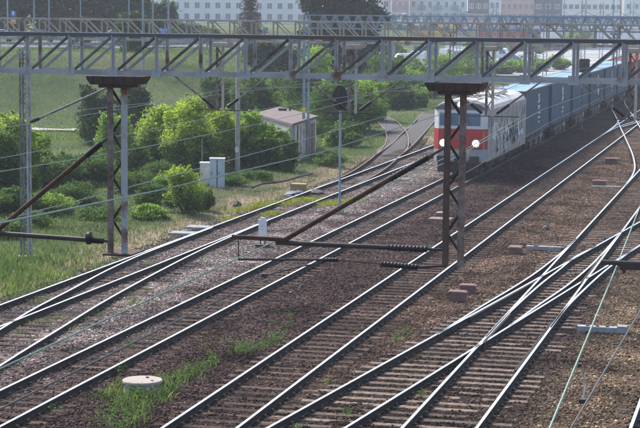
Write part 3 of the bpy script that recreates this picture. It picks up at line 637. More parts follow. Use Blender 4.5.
for px, d, rx, h, m1, m2, lb in ((28, 76, 1.3, .8, 'leaf_mid', 'leaf_bright', 'low weedy clump at the foot of the lattice mast'), (55, 80, 1.5, .9, 'leaf_bright', 'leaf_mid', 'low weedy clump right of the lattice mast'), (78, 84, 1.4, 1.0, 'leaf_mid', 'leaf_mid2', 'weedy clump below the leaning strut'), (98, 78, 1.2, .7, 'leaf_mid', 'leaf_bright', 'weedy clump just left of the suspended posts'), (135, 88, 1.5, 1.1, 'leaf_mid', 'leaf_mid2', 'weedy clump right behind the suspended posts'), (150, 78, 1.0, .7, 'leaf_bright', 'leaf_mid', 'low clump of weeds between the posts and the leafy shrub'), (160, 93, 1.3, 1.3, 'leaf_mid', 'leaf_bright', 'green clump at the foot of the big bright bush'), (232, 93, 1.0, .6, 'leaf_mid', 'leaf_mid2', 'low weeds right of the cabinets'), (258, 96, 1.1, .6, 'leaf_mid', 'leaf_bright', 'low weeds right of the concrete pole'), (330, 106, 1.2, .8, 'leaf_mid', 'leaf_bright', 'low weeds behind the signal post'), (5, 72, 1.3, .7, 'leaf_mid', 'leaf_bright', 'low weeds at the left edge in front of the thicket')):
    pbush(px, 0, d, rx, rx*.8, h, m1, lb, n=4200, leaf=.055, nb=20, second=m2, name='weed_clump', group='weed clumps of the strip')
for k, (px, d) in enumerate(((484, 262), (502, 268), (521, 276), (541, 284), (560, 294), (500, 400), (535, 410), (412, 276))):
    pbush(px, 0, d, 2.6, 2.6, 2.2, 'leaf_bright', ['green bush of the hedge behind the loco roof, left end', 'second green bush of the hedge behind the train', 'middle green bush of the hedge behind the train', 'green bush of the hedge behind the second container', 'right end bush of the hedge behind the train', 'lone bush deep in the parking area', 'lone bush at the far right of the parking area', 'green bush before the green box truck'][k], n=2600, leaf=.2, second='leaf_mid', z=.1, group='hedge bushes by the parking area')
# greenery behind signal and beside the siding
for i, (px, d, rx, h, m1, m2, lb) in enumerate([
    (325, 132, 2.2, 3.8, 'leaf_mid', 'leaf_bright', 'dark green bush right behind the hut'),
    (344, 136, 2.4, 4.2, 'leaf_bright', 'leaf_mid', 'green bush directly behind the signal head'),
    (362, 139, 2.2, 3.8, 'leaf_bright', 'leaf_mid', 'green bush left of the winding siding'),
    (347, 122, 1.5, 1.9, 'leaf_mid', 'leaf_bright', 'low green bush right of the signal mast'),
    (372, 151, 1.8, 3.2, 'leaf_bright', 'leaf_mid', 'light green bush closing the far end of the winding siding'),
    (398, 168, 2.0, 2.6, 'leaf_mid', 'leaf_mid2', 'rounded green bush between the two siding branches'),
    (415, 172, 1.7, 2.2, 'leaf_bright', 'leaf_mid', 'low light green bush beside the far siding branch'),
    (385, 175, 3.2, 4.6, 'leaf_mid', 'leaf_dark', 'wide green bush behind the winding siding'),
    (405, 184, 2.8, 3.8, 'leaf_bright', 'leaf_mid', 'light green bush beyond the end of the siding'),
    (424, 192, 2.8, 3.4, 'leaf_mid', 'leaf_dark', 'green bush left of the locomotive roof'),
    (445, 205, 3.0, 4.2, 'leaf_bright', 'leaf_mid', 'green bush seen above the locomotive cab'),
    (467, 226, 3.2, 4.0, 'leaf_mid', 'leaf_bright', 'green bush behind the locomotive roof'),
    (300, 150, 2.4, 4.6, 'leaf_mid', 'leaf_bright', 'light green bush behind the hut roof'),
    (283, 156, 2.6, 4.4, 'leaf_mid', 'leaf_bright', 'feathery green bush behind the left part of the hut'),
    (255, 142, 2.2, 3.8, 'leaf_mid', 'leaf_dark', 'green bush behind the concrete pole'),
    (215, 150, 2.4, 3.4, 'leaf_mid', 'leaf_dark', 'dark bush at the slope foot behind the big bright bush'),
    (315, 170, 2.6, 5.4, 'leaf_bright', 'leaf_mid', 'tall light green bush right of the blue grey column')]):
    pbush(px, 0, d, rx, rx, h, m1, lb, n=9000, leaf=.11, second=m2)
# tree belt
TR = [(-14, 236, 5.5, 14), (22, 245, 5, 12), (46, 232, 4.6, 13.5), (72, 240, 5.2, 15), (98, 236, 5.4, 14.5), (124, 242, 5.2, 15.5), (150, 248, 4.2, 7.2), (168, 262, 3.4, 4.6), (184, 268, 3.4, 3.8), (203, 262, 3.8, 3.9), (224, 272, 4.0, 3.4)]
for i, (px, d, r, h) in enumerate(TR):
    x, y = polar(px, d)
    lb = ['leftmost leafy tree behind the white car', 'dark leafy tree behind the blue and orange road signs', 'leafy tree right of the road signs', 'tall dark tree third from the road signs', 'tall dark tree above the left suspended posts', 'tall dark tree above the road sign gap', 'dark tree left of the white apartment block', 'small tree at the left corner of the white apartment block', 'low rounded tree in front of the white apartment block', 'rounded dark tree in front of the left windows of the apartment block', 'low tree under the windows of the white apartment block'][i]
    tree(x, y, r, h, 'leaf_dark', lb, n=15000, leaf=.26, second='leaf_mid', z0=.0, nb=30)
x, y = polar(250, 262); spruce(x, y, 3.4, 13, 'ragged spruce in front of the white apartment block', n=12000)
for px, d, h, lb in ((172, 236, 2.0, 'low dark hedge tree behind the guard rail, left one'), (192, 238, 2.2, 'low dark hedge tree behind the guard rail, second one'), (211, 236, 2.0, 'low dark hedge tree under the apartment block windows'), (232, 238, 2.3, 'low dark hedge tree left of the spruce'), (268, 238, 2.2, 'low dark hedge tree right of the spruce'), (286, 240, 2.1, 'low dark hedge tree left of the small light green tree')):
    x, y = polar(px, d); tree(x, y, 1.9, h, 'leaf_dark', lb, n=4500, leaf=.2, z0=0., second='leaf_mid2', trunk_r=.1)
x, y = polar(302, 255); tree(x, y, 2.4, 3.6, 'leaf_bright', 'small light green tree left of the big dark tree', n=6000, leaf=.2, second='leaf_mid')
x, y = polar(331, 205); tree(x, y, 4.0, 13.5, 'leaf_dark', 'big dark tree in the middle of the background, its left part', n=16000, leaf=.24, nb=34, second='leaf_spruce', z0=.04)
x, y = polar(355, 210); tree(x, y, 4.1, 12.5, 'leaf_dark', 'big dark tree in the middle of the background, its right part', n=16000, leaf=.24, nb=34, second='leaf_spruce', z0=.04)
x, y = polar(283, 187); tree(x, y, 2.8, 3.2, 'leaf_dark', 'dark tree below the spruce behind the truss', n=10000, leaf=.2, z0=.04, second='leaf_mid')
x, y = polar(262, 185); tree(x, y, 2.6, 2.9, 'leaf_dark', 'dark low tree left of the blue grey column', n=9000, leaf=.2, z0=.04, second='leaf_mid')
x, y = polar(309, 190); tree(x, y, 2.6, 3.6, 'leaf_dark', 'dark low tree right behind the blue grey column', n=9000, leaf=.2, z0=.04, second='leaf_mid')
x, y = polar(82, 200); tree(x, y, 1.6, 3.2, 'leaf_dark', 'small dark tree at the guard rail above the left posts', n=5000, leaf=.16, z0=.1)
x, y = polar(132, 188); tree(x, y, 2.1, 4.0, 'leaf_dark', 'dark shrub tree on the slope right of the left posts', n=7000, leaf=.16, z0=.06, second='leaf_mid')
for px, d, r, h, lb in ((392, 300, 2.5, 5, 'pale green tree at the left end of the parking area'), (478, 330, 3, 5, 'light green tree at the parking area above the locomotive'), (580, 470, 5, 5, 'distant pale green tree behind the blue containers'), (550, 500, 5, 4.6, 'distant pale green tree left of the lattice gantries')):
    x, y = polar(px, d); tree(x, y, r, h, 'leaf_bright', lb, n=4000, leaf=.3, z0=.1, group='trees around the parking area')

# ================================================================== ROAD, PARKING, GUARD RAILS
def ribbon(name, pts, wd, matn, dz=.08):
    P = []
    for i in range(len(pts)-1):
        a, b = Vector(pts[i]), Vector(pts[i+1]); k = max(1, int((b-a).length/3))
        for j in range(k): P.append(a+(b-a)*j/k)
    P.append(Vector(pts[-1])); t = np.linspace(-.5, .5, 7); X = []; Y = []
    for i, p in enumerate(P):
        d = (P[min(i+1, len(P)-1)]-P[max(i-1, 0)]).normalized(); n = Vector((-d.y, d.x)); X.append([p.x+n.x*wd*q for q in t]); Y.append([p.y+n.y*wd*q for q in t])
    X = np.array(X); Y = np.array(Y); return tag(nobj(name, grid_mesh(name, X, Y, terr(X, Y)+dz, G[matn])), kind='structure')
def pp(px, d): return polar(px, d)
RD = [pp(-140, 208), pp(-20, 206), pp(120, 204), pp(240, 204), pp(300, 215)]
ribbon('road', RD, 13, 'asphalt')
ribbon('path', [pp(10, 139), pp(60, 138), pp(100, 138), pp(130, 141)], 2.6, 'concrete', .12)
ribbon('road', [pp(300, 218), pp(350, 250), pp(380, 300), pp(400, 360)], 8, 'asphalt', .07)
pk = MB(); q = [polar(372, 262), polar(560, 262), polar(640, 470), polar(372, 470)]
vs = [(x, y, .13) for x, y in q]; pk.v = vs; pk.face(0, 1, 2, 3); pk.face
q = [(max(x, -400) if i in (0, 3) else min(x, -22.5), y) for i, (x, y) in enumerate(q)]
pk.v = [(x, y, .13) for x, y in q]
tag(pk.build('parking_lot', 'pale_paving'), kind='structure')
def guard_rail(pts, label):
    e = empty('guard_rail', (0, 0, 0), label, 'guard rail', 'guard rails of the road'); beam = MB()
    for i in range(len(pts)-1):
        a, b = Vector(pts[i]), Vector(pts[i+1]); k = max(1, int((b-a).length/4))
        for j in range(k):
            p = a+(b-a)*j/k; q = a+(b-a)*(j+1)/k; z0, z1 = th(*p)+.68, th(*q)+.68
            beam.bar((p.x, p.y, z0+.08), (q.x, q.y, z1+.08), .05, .13); beam.bar((p.x, p.y, z0-.10), (q.x, q.y, z1-.10), .05, .13); beam.bar((p.x, p.y+.03, z0), (q.x, q.y+.03, z1), .03, .1)
            MB().cbox((p.x, p.y+.1, z0-.25), (.12, .12, .9)).build('post', 'galv_dark', e)
    beam.build('beam', 'galv', e)
guard_rail([pp(-20, 196), pp(120, 195), pp(250, 195)], 'near galvanised guard rail at the top of the grassy slope')
guard_rail([pp(-20, 213), pp(120, 212), pp(250, 213)], 'far galvanised guard rail behind the road')

# ================================================================== BUILDINGS
def building(px0, px1, dist, ztop, wallm, label, rows, cols, win_w=.55, win_h=.5, roofm=None, depth=14, z0=0, rowz=None, balcony=(), name='apartment_building', trim=False):
    x0, y0 = polar(px0, dist); x1, y1 = polar(px1, dist); v = Vector((x1-x0, y1-y0)); W = v.length; rz = math.atan2(v.y, v.x)
    e = empty(name, (x0, y0, z0), label, 'building', 'buildings beyond the yard', rz)
    MB().box((0, 0, 0), (W, depth, ztop-z0)).build('wall', wallm, e)
    r = MB(); r.box((-.3, -.3, ztop-z0), (W+.3, depth+.3, ztop-z0+.4))
    r.build('roof', roofm or 'wall_grey', e)
    if cols and rows:
        cw = W/cols; wm = MB(); ww = cw*win_w; fh = (rowz[1]-rowz[0]) if rowz and len(rowz) > 1 else 3.1; wh = fh*win_h
        wm.box((-ww/2, -.05, 0), (ww/2, .08, wh)); me = wm.mesh('window', 'win'); fm = MB(); t = .1
        for a, b in (((-ww/2-t, -.12, -t), (ww/2+t, -.051, 0)), ((-ww/2-t, -.12, wh), (ww/2+t, -.051, wh+t)), ((-ww/2-t, -.12, 0), (-ww/2, -.051, wh)), ((ww/2, -.12, 0), (ww/2+t, -.051, wh)), ((-.05, -.10, 0), (.05, -.051, wh))): fm.box(a, b)
        fme = fm.mesh('frame', 'frame_w'); bm = MB().box((-cw*.45, -1.1, -.25), (cw*.45, -.13, -.12)).box((-cw*.45, -1.1, -.12), (cw*.45, -1.05, .9)).mesh('balcony', 'wall_grey')
        for ri in range(rows):
            z = (rowz[ri] if rowz else 1.2+fh*ri)-z0
            for c in range(cols):
                o = link('window', me, e, ((c+.5)*cw, 0, z)); link('frame', fme, o)
                if c in balcony: link('balcony', bm, e, ((c+.5)*cw, 0, z-.3))
        if trim:
            for c in range(0, cols+1, 2): MB().box((c*cw-.25, -.2, 0), (c*cw+.25, -.002, ztop-z0)).build('pilaster', 'wall_white', e)
    return e
D1 = 480
rz_ = [z_at(250, 19, D1)-.1, z_at(250, 8, D1)-.1]; fh = rz_[1]-rz_[0]; rws = [rz_[0]-fh, rz_[0], rz_[1], rz_[1]+fh, rz_[1]+2*fh]
building(140, 316, D1, rws[-1]+3, 'wall_white', 'long white apartment block with rows of blue grey windows', 5, 17, .42, .5, rowz=rws, trim=True)
building(352, 391, 520, 22, 'wall_white', 'pale house left of the pink house', 6, 4, .4, .5)
building(391.5, 409, 515, 22, 'wall_pink', 'pink house among the far white houses', 6, 3, .35, .5, balcony=(0, 2))
building(409.5, 467, 520, 22, 'wall_mint', 'pale mint apartment house with balconies', 6, 7, .3, .5, balcony=(1, 3, 5))
building(467.5, 484, 505, 9.0, 'wall_peach', 'low peach coloured building with a slate roof', 2, 3, .4, .4, roofm='roof_slate')
building(468, 496, 560, 24, 'roof_slate', 'tall slate grey building behind the peach one', 6, 4, .5, .4)
building(489, 500, 530, 22, 'wall_white', 'narrow white house right of the slate grey building', 6, 2, .4, .5)
building(500.5, 535, 600, 24, 'wall_pink', 'pale pink building above the dark red containers', 7, 6, .4, .5)
building(534, 562, 560, 22, 'roof_slate', 'dark blue block right of the pale pink building', 6, 3, .5, .4)
building(562, 622, 540, 22, 'wall_white', 'white office block behind the lattice gantries', 6, 10, .6, .4)
building(624, 700, 500, 22, 'wall_mint', 'pale building at the right edge of the picture', 6, 9, .3, .4)
# low sheds / hall to close the gap at ground level
building(372, 470, 500, 4.6, 'wall_grey', 'long low grey shed in front of the far houses', 1, 14, .5, .5, name='shed', depth=10)
building(525, 640, 470, 5.2, 'wall_white', 'long low pale shed beyond the blue containers', 1, 12, .5, .5, name='shed', depth=10)

# ================================================================== VEHICLES
def vehicle(px, dist, kind, body, label, rz=None, zoff=.13, group='vehicles parked in the background', sc=1.):
    x, y = polar(px, dist); z = max(th(x, y)+.10, zoff)
    if rz is None: rz = math.atan2(y, x)-math.pi/2+random.uniform(-.2, .2)
    cat = {'car': 'car', 'van': 'van', 'bus': 'bus', 'truck': 'truck'}[kind]; e = empty({'car': 'parked_car', 'van': 'parked_van', 'bus': 'bus', 'truck': 'box_truck'}[kind], (x, y, z), label, cat, group, rz)
    if kind == 'car':
        L, Wd = 4.3, 1.7; prof = [(-2.15, .3), (-2.15, .75), (-1.9, .92), (-1.2, .98), (-.55, 1.42), (.75, 1.45), (1.5, 1.0), (2.1, .9), (2.15, .35)]
        MB().prism(prof, -Wd/2, Wd/2, 'Y').build('body', body, e); g = MB()
        g.prism([(-1.1, 1.0), (-.5, 1.38), (.7, 1.41), (1.35, 1.02)], -Wd/2-.01, Wd/2+.01, 'Y'); g.build('window', 'glass', e); wb = 1.3; wr = .31; ws = (-wb, wb)
    elif kind == 'van':
        L, Wd = 5.4, 1.95; prof = [(-2.7, .35), (-2.7, 1.0), (-2.2, 1.15), (-1.7, 2.1), (-1.4, 2.3), (2.7, 2.35), (2.7, .35)]
        MB().prism(prof, -Wd/2, Wd/2, 'Y').build('body', body, e); MB().prism([(-2.1, 1.2), (-1.7, 1.95), (-.7, 1.95), (-.7, 1.2)], -Wd/2-.01, Wd/2+.01, 'Y').build('window', 'glass', e); ws = (-1.8, 1.7); wr = .34
    elif kind == 'bus':
        L, Wd = 11, 2.5; MB().prism([(-5.5, .35), (-5.5, 2.9), (-5.3, 3.05), (5.4, 3.05), (5.5, 2.9), (5.5, .35)], -Wd/2, Wd/2, 'Y').build('body', body, e)
        for k in range(7): MB().box((-5.0+k*1.45, -Wd/2-.02, 1.5), (-5.0+k*1.45+1.25, Wd/2+.02, 2.5)).build('window', 'glass', e)
        ws = (-3.5, 3.4); wr = .5
    else:
        L, Wd = 7, 2.4; MB().box((-1.6, -Wd/2, 1.0), (3.6, Wd/2, 3.4)).build('cargo_box', body, e); MB().prism([(-3.6, .5), (-3.6, 1.4), (-3.3, 2.5), (-1.75, 2.6), (-1.75, .5)], -Wd/2+.1, Wd/2-.1, 'Y').build('cab', 'car_white', e)
        MB().prism([(-3.56, 1.5), (-3.33, 2.3), (-2.3, 2.3), (-2.3, 1.5)], -Wd/2+.08, Wd/2-.08, 'Y').build('window', 'glass', e); MB().box((-3.3, -.5, .5), (3.5, .5, .98)).build('chassis', 'underframe', e); ws = (-2.7, 2.3); wr = .48
    for wx in ws:
        for s in (-1, 1): MB().lathe((wx, s*(Wd/2-.1), wr), [(wr*.6, -.12), (wr, -.1), (wr, .1), (wr*.6, .12)], 14, 'Y').build('wheel', 'tyre', e)
    return e
vehicle(-3, 209, 'car', 'car_white', 'white car on the road at the left edge of the picture', group='cars on the road')
vehicle(38, 206, 'car', 'car_dark', 'dark car on the road right of the blue sign', group='cars on the road')
vehicle(116, 207, 'car', 'car_blue', 'blue car on the road above the left suspended posts', group='cars on the road')
vehicle(425, 300, 'truck', 'truck_green', 'dark green box truck on the pale parking area', rz=R(80))
vehicle(408, 292, 'van', 'car_white', 'white van left of the green box truck')
vehicle(455, 330, 'van', 'car_white', 'white van right of the green box truck', rz=R(150))
vehicle(466, 345, 'truck', 'car_white', 'white box truck behind the white vans', rz=R(160))
vehicle(440, 322, 'car', 'car_dark', 'dark car between the green truck and a white van')
vehicle(498, 350, 'van', 'car_white', 'white van above the locomotive roof', rz=R(170))
vehicle(512, 330, 'car', 'car_blue', 'blue car beyond the train roof')
vehicle(483, 300, 'car', 'car_white', 'white car on the parking area beyond the locomotive')
vehicle(530, 360, 'car', 'car_white', 'white car farthest right on the parking area')
vehicle(419, 452, 'bus', 'bus_yellow', 'yellow bus in front of the mint house', rz=R(165), group='buses in front of the far houses')
vehicle(434, 455, 'bus', 'bus_yellow', 'second yellow bus nearer to the peach building', rz=R(165), group='buses in front of the far houses')
vehicle(384, 448, 'bus', 'car_white', 'white bus in front of the pink house', rz=R(165), group='buses in front of the far houses')
vehicle(400, 450, 'bus', 'car_white', 'white bus between the pink house and the yellow buses', rz=R(165), group='buses in front of the far houses')

# ================================================================== TRAIN
TX = -16.385
def wheelset(mb, y, r=.55, z=None):
    for s in (-1, 1): mb.lathe((s*.75, y, r), [(r*.55, -.06), (r, -.05), (r, .06), (r*.55, .07)], 18, 'X')
    mb.tube([(-.75, y, r), (.75, y, r)], .08, 8)
def loco(y0, X, label, front='loco_red', side='loco_grey', roof='loco_roof', graffiti=True, group=None, length=15.9):
    e = empty('locomotive', (X, y0, 0), label, 'locomotive', group); L = length; Wd = 1.45
    # body shell, front end slightly faceted
    b = MB(); nose = .28
    def sec(z0, z1, mi_front, yo=0.):
        pl = [(-Wd, .35+yo), (-Wd*.8, yo), (Wd*.8, yo), (Wd, .35+yo), (Wd, L-.35-yo), (Wd*.8, L-yo), (-Wd*.8, L-yo), (-Wd, L-.35-yo)]
        n = len(b.v)
        for z in (z0, z1):
            for p in pl: b.v.append((p[0], p[1], z))
        for i in range(8):
            j = (i+1) % 8; b.cur = mi_front if i in (0, 1, 2, 4, 5, 6) else 1
            if i in (7, 3): b.cur = 1
            b.face(n+i, n+j, n+8+j, n+8+i)
        b.cur = 1; b.face(*[n+i for i in reversed(range(8))]); b.face(*[n+8+i for i in range(8)])
    sec(.86, 1.52, 2); sec(1.522, 2.62, 0); sec(2.622, 2.70, 3); sec(2.702, 3.62, 3)
    b.build('body', [front, side, 'loco_skirt', 'loco_white'], e)
    # roof: arch lengthwise
    arch = [(-1.46, 3.60), (-1.38, 3.80), (-1.1, 4.0), (-.6, 4.13), (0, 4.18), (.6, 4.13), (1.1, 4.0), (1.38, 3.80), (1.46, 3.60)]
    r = MB(); r.prism(arch, .9, L-.9, 'Y'); r.build('roof', roof, e)
    c1 = MB()
    for s, ya, yb_ in ((1, .03, .9), (-1, L-.03, L-.9)):
        small = [(x*.93, 3.63+(z-3.6)*.78) for x, z in arch]; n = len(c1.v)
        for p in small: c1.v.append((p[0], ya, p[1]))
        for p in arch: c1.v.append((p[0], yb_-s*.003, p[1]))
        k = len(arch)
        for i in range(k-1): c1.face(n+i, n+i+1, n+k+i+1, n+k+i)
        c1.face(*[n+i for i in range(k)])
    c1.build('cab_roof', 'loco_roof_dark', e)
    # front windows, three pieces with a pillar, both ends
    for yf, s in ((-.012, 1), (L+.012, -1)):
        for xa, xb in ((-1.10, -.06), (.06, 1.10)):
            wn = MB().box((xa, min(yf, yf+s*.03), 2.78), (xb, max(yf, yf+s*.03), 3.46)).build('windscreen', 'glass', e)
        wp = MB(); wp.bar((-.6, yf-s*.02, 2.8), (-.35, yf-s*.02, 3.25), .02); wp.bar((.6, yf-s*.02, 2.8), (.35, yf-s*.02, 3.25), .02); wp.build('wiper', 'dark_iron', e)
        for x in (-.88, .88):
            h = MB().lathe((x, yf, 1.86), [(.20, -.05*s), (.26, -.09*s), (.26, .02*s)] if s > 0 else [(.26, -.02), (.26, .09), (.20, .05)], 20, 'Y').build('headlight', 'loco_roof_dark', e)
            MB().lathe((x, yf-s*.075, 1.86), [(.19, -.012), (.19, .012)], 20, 'Y').build('lens', 'lamp' if s > 0 else 'glass', h)
        t = MB().lathe((0, yf+s*.35, 3.93), [(.17, -.42), (.17, .2)] if s > 0 else [(.17, -.2), (.17, .42)], 16, 'Y').build('top_headlight', 'loco_white', e)
        MB().lathe((0, yf-s*.085, 3.93), [(.14, -.012), (.14, .012)], 16, 'Y').build('lens', 'lamp_warm' if s > 0 else 'glass', t)
        em = MB(); em.box((-.14, min(yf, yf+s*.01), 2.05), (.14, max(yf, yf+s*.01), 2.28)); em.box((-.34, min(yf, yf+s*.008), 2.12), (-.16, max(yf, yf+s*.008), 2.2)); em.box((.16, min(yf, yf+s*.008), 2.12), (.34, max(yf, yf+s*.008), 2.2)); em.build('emblem', 'loco_roof_dark', e)
        for x in (-.88, .88):
            bf = MB(); bf.lathe((x, yf, 1.02), [(.10, -s*.45), (.12, 0)] if s > 0 else [(.12, 0), (.10, .45)], 14, 'Y'); bf.box((x-.26, yf-s*.5-.03, .84), (x+.26, yf-s*.5+.03, 1.2)); bf.build('buffer', 'dark_iron', e)
        cp = MB(); cp.box((-.22, min(yf-s*.3, yf), .9), (.22, max(yf-s*.3, yf), 1.16)); cp.tube([(0, yf-s*.28, 1.1), (0, yf-s*.42, .8), (0, yf-s*.3, .5)], .045, 6); cp.build('coupling', 'dark_iron', e)
        hs = MB()
        for x in (-.5, .5, -.62, .62): hs.tube([(x, yf, .95), (x, yf-s*.16, .75), (x+.04, yf-s*.12, .45)], .025, 6)
        hs.build('brake_hose', 'dark_iron', e)
        for x in (-.47, .47): MB().box((x-.07, yf-.02, 1.28), (x+.07, yf+.02, 1.42)).build('step_light', 'yellow', e)
        MB().box((-1.2, min(yf+s*.1, yf+s*.3), .28), (1.2, max(yf+s*.1, yf+s*.3), .82)).build('snow_plough', 'underframe', e)
        hr = MB()
        for x in (-1.3, 1.3): hr.tube([(x, yf-.05*s, 1.5), (x, yf-.08*s, 2.5)], .02, 6)
        hr.build('handrail', 'galv', e)
    # right side furniture: cab doors, windows, louvres
    for sx in (1, -1):
        X0 = sx*(Wd+.003)
        for yy in (1.55, L-2.25):
            dr = MB().box((min(X0, X0+sx*.03), yy, 1.45), (max(X0, X0+sx*.03), yy+.65, 3.4)).build('cab_door', 'loco_grey', e)
            MB().box((X0+sx*.031 if sx > 0 else X0+sx*.05, yy+.12, 2.7), (X0+sx*.05 if sx > 0 else X0+sx*.031, yy+.53, 3.25)).build('window', 'glass', dr)
        for yy in (.65, L-1.3): MB().box((min(X0, X0+sx*.02), yy, 2.7), (max(X0, X0+sx*.02), yy+.65, 3.3)).build('side_window', 'glass', e)
        for k in range(5):
            lv = MB(); yy = 3.2+k*2.05
            for q in range(7): lv.box((min(X0, X0+sx*.03), yy, 2.62+q*.12), (max(X0, X0+sx*.03), yy+1.35, 2.68+q*.12))
            lv.build('louvre', 'loco_grey', e)
        rl = MB(); 
        for yy in np.arange(.4, L, 1.55): rl.box((min(X0, X0+sx*.02), yy, .9), (max(X0, X0+sx*.02), yy+.05, 3.55))
        rl.build('side_rib', 'loco_skirt', e)
    if graffiti:
        rr = random.Random(5)
        cols_ = ['letter', 'cab_cream', 'wall_pink', 'cab_grey', 'letter', 'concrete', 'rust_light', 'cab_grey']
        for k in range(9):
            g = MB(); cx, cz = 2.6+k*1.25+rr.uniform(-.2, .2), rr.uniform(1.5, 2.3); off = .032+.003*k
            for j in range(3):
                y_, z_ = cx, cz; pts = []
                for _ in range(6): pts.append((y_, z_)); y_ += rr.uniform(-.45, .5); z_ = min(2.9, max(1.0, z_+rr.uniform(-.5, .5)))
                for i in range(5): g.bar((Wd+off+j*.001, *pts[i]), (Wd+off+j*.001, *pts[i+1]), rr.uniform(.12, .42), .004, up=Vector((1, 0, 0)))
            g.build('graffiti', cols_[k % len(cols_)], e)
    # roof equipment: pantographs folded, insulators, busbar
    for yp in (2.6, L-3.8):
        p = MB()
        for x in (-.55, .55): p.bar((x, yp-.7, 4.22), (x, yp+1.3, 4.22), .06)
        for yq in (yp-.6, yp+1.2): p.bar((-.55, yq, 4.24), (.55, yq, 4.24), .06)
        for x in (-.45, .45): p.tube([(x, yp-.5, 4.27), (x*.7, yp+1.9, 4.42)], .03, 6); p.tube([(x*.7, yp+1.9, 4.42), (x, yp-.2, 4.55)], .022, 6)
        for yq in (yp-.25, yp-.05): p.tube([(-.85, yq, 4.52), (-.6, yq, 4.6), (.6, yq, 4.6), (.85, yq, 4.52)], .03, 6)
        p.build('pantograph', 'wagon_grey', e)
    for yq in np.arange(4.6, L-4.2, 1.3):
        for x in (-.35,): 
            MB().lathe((x, yq, 4.14), [(.05, 0), (.1, .05), (.06, .09), (.1, .14), (.06, .19), (.05, .26)], 10).build('roof_insulator', 'rust', e)
    MB().tube([(-.35, 4.4, 4.41), (-.35, L-4.5, 4.41)], .025, 6).build('busbar', 'wire_grey', e)
    for k in range(3): MB().box((.1, 5.2+k*2.2, 4.12), (.9, 6.6+k*2.2, 4.3)).build('roof_hatch', 'loco_roof', e)
    # running gear
    MB().box((-1.25, 1.0, .62), (1.25, L-1.0, .858)).build('frame', 'underframe', e)
    for yb0 in (2.6, L-5.7):
        bg_ = MB(); bg_.box((-.949, yb0+1.3, .45), (.949, yb0+1.75, .7)); bg_.box((-1.12, yb0-.6, .42), (-.95, yb0+3.7, .78)); bg_.box((.95, yb0-.6, .42), (1.12, yb0+3.7, .78))
        for yw in (yb0, yb0+3.05):
            for s in (-1, 1): bg_.box((s*1.16-.1, yw-.22, .38), (s*1.16+.1, yw+.22, .8)); bg_.tube([(s*1.16, yw+.4, .45), (s*1.16, yw+.4, .82)], .1, 8); bg_.tube([(s*1.16, yw-.4, .45), (s*1.16, yw-.4, .82)], .1, 8)
        o = bg_.build('bogie', 'underframe', e)
        for yw in (yb0, yb0+3.05): wm = MB(); wheelset(wm, yw, .62); wm.build('wheelset', 'underframe', o)
    MB().box((-1.1, L/2-1.4, .35), (1.1, L/2+1.4, .62)).build('battery_box', 'underframe', e)
    return e
loco(97.0, TX, 'red and white electric locomotive with graffiti on its side, headlights on')

def container(loc, L, H, body, roofm, label, group, marks=True, seed=0, W=1.22):
    e = empty('freight_container', loc, label, 'container', group)
    s = MB(); p = .28; d = .036; n = int((L-.3)/p)
    for sx in (-1, 1):
        x = sx*W; y = .15; prev = None; base = len(s.v); pts = []
        for i in range(n):
            y = .15+i*(L-.3)/n; q = (L-.3)/n
            pts += [(x-sx*.005, y), (x-sx*.005, y+q*.35), (x-sx*d-sx*.005, y+q*.5), (x-sx*d-sx*.005, y+q*.85)]
        pts.append((x-sx*.005, L-.15))
        for a, b in pts: s.v.append((a, b, .16)); s.v.append((a, b, H-.12))
        for i in range(len(pts)-1):
            k = base+2*i
            if sx > 0: s.face(k, k+2, k+3, k+1)
            else: s.face(k+1, k+3, k+2, k)
    s.box((-W+.06, .02, .1), (W-.06, L-.02, H-.03))
    s.build('side_panel', body, e)
    rf = MB(); m = int(L/.6)
    for i in range(m): y = .1+i*(L-.2)/m; rf.box((-W+.08, y, H-.029), (W-.08, y+(L-.2)/m*.6, H-.008))
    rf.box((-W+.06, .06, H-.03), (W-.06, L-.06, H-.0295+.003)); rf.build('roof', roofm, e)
    f = MB()
    for sx in (-1, 1):
        for y in (0, L-.16): f.box((sx*W-.07, y, 0), (sx*W+.07, y+.16, H-.1))
        f.box((sx*W-.05, .161, 0), (sx*W+.05, L-.161, .16))
    f.build('corner_post', 'cont_post' if body == 'cont_blue' else body, e)
    tr = MB()
    for sx in (-1, 1): tr.box((sx*W-.06, 0, H-.099), (sx*W+.06, L, H))
    for y in (.001, L-.121): tr.box((-W+.061, y, H-.099), (W-.061, y+.12, H-.001))
    tr.build('top_rail', body, e)
    dm = MB()
    for x in (-.8, -.35, .35, .8): dm.tube([(x, -.03, .2), (x, -.03, H-.2)], .025, 6)
    dm.build('door_bar', 'galv', e)
    if marks:
        rr = random.Random(seed); g = MB(); x = W+.02; z = H-.45; k = 0; yc = L*.55
        while z > .55:
            if rr.random() < .82:
                wdt = rr.uniform(.5, 1.15); o_ = rr.uniform(-.12, .12); g.box((x, yc-wdt/2+o_, z-.10), (x+.01, yc+wdt/2+o_, z))
                if rr.random() < .6: q_ = yc+rr.uniform(-.4, .25); g.box((x+.001, q_, z-.19), (x+.009, q_+.22, z-.1001))
            z -= .145; k += 1
            if k == 7: z -= .16; yc += .10
        g.build('lettering', 'letter', e)
    return e
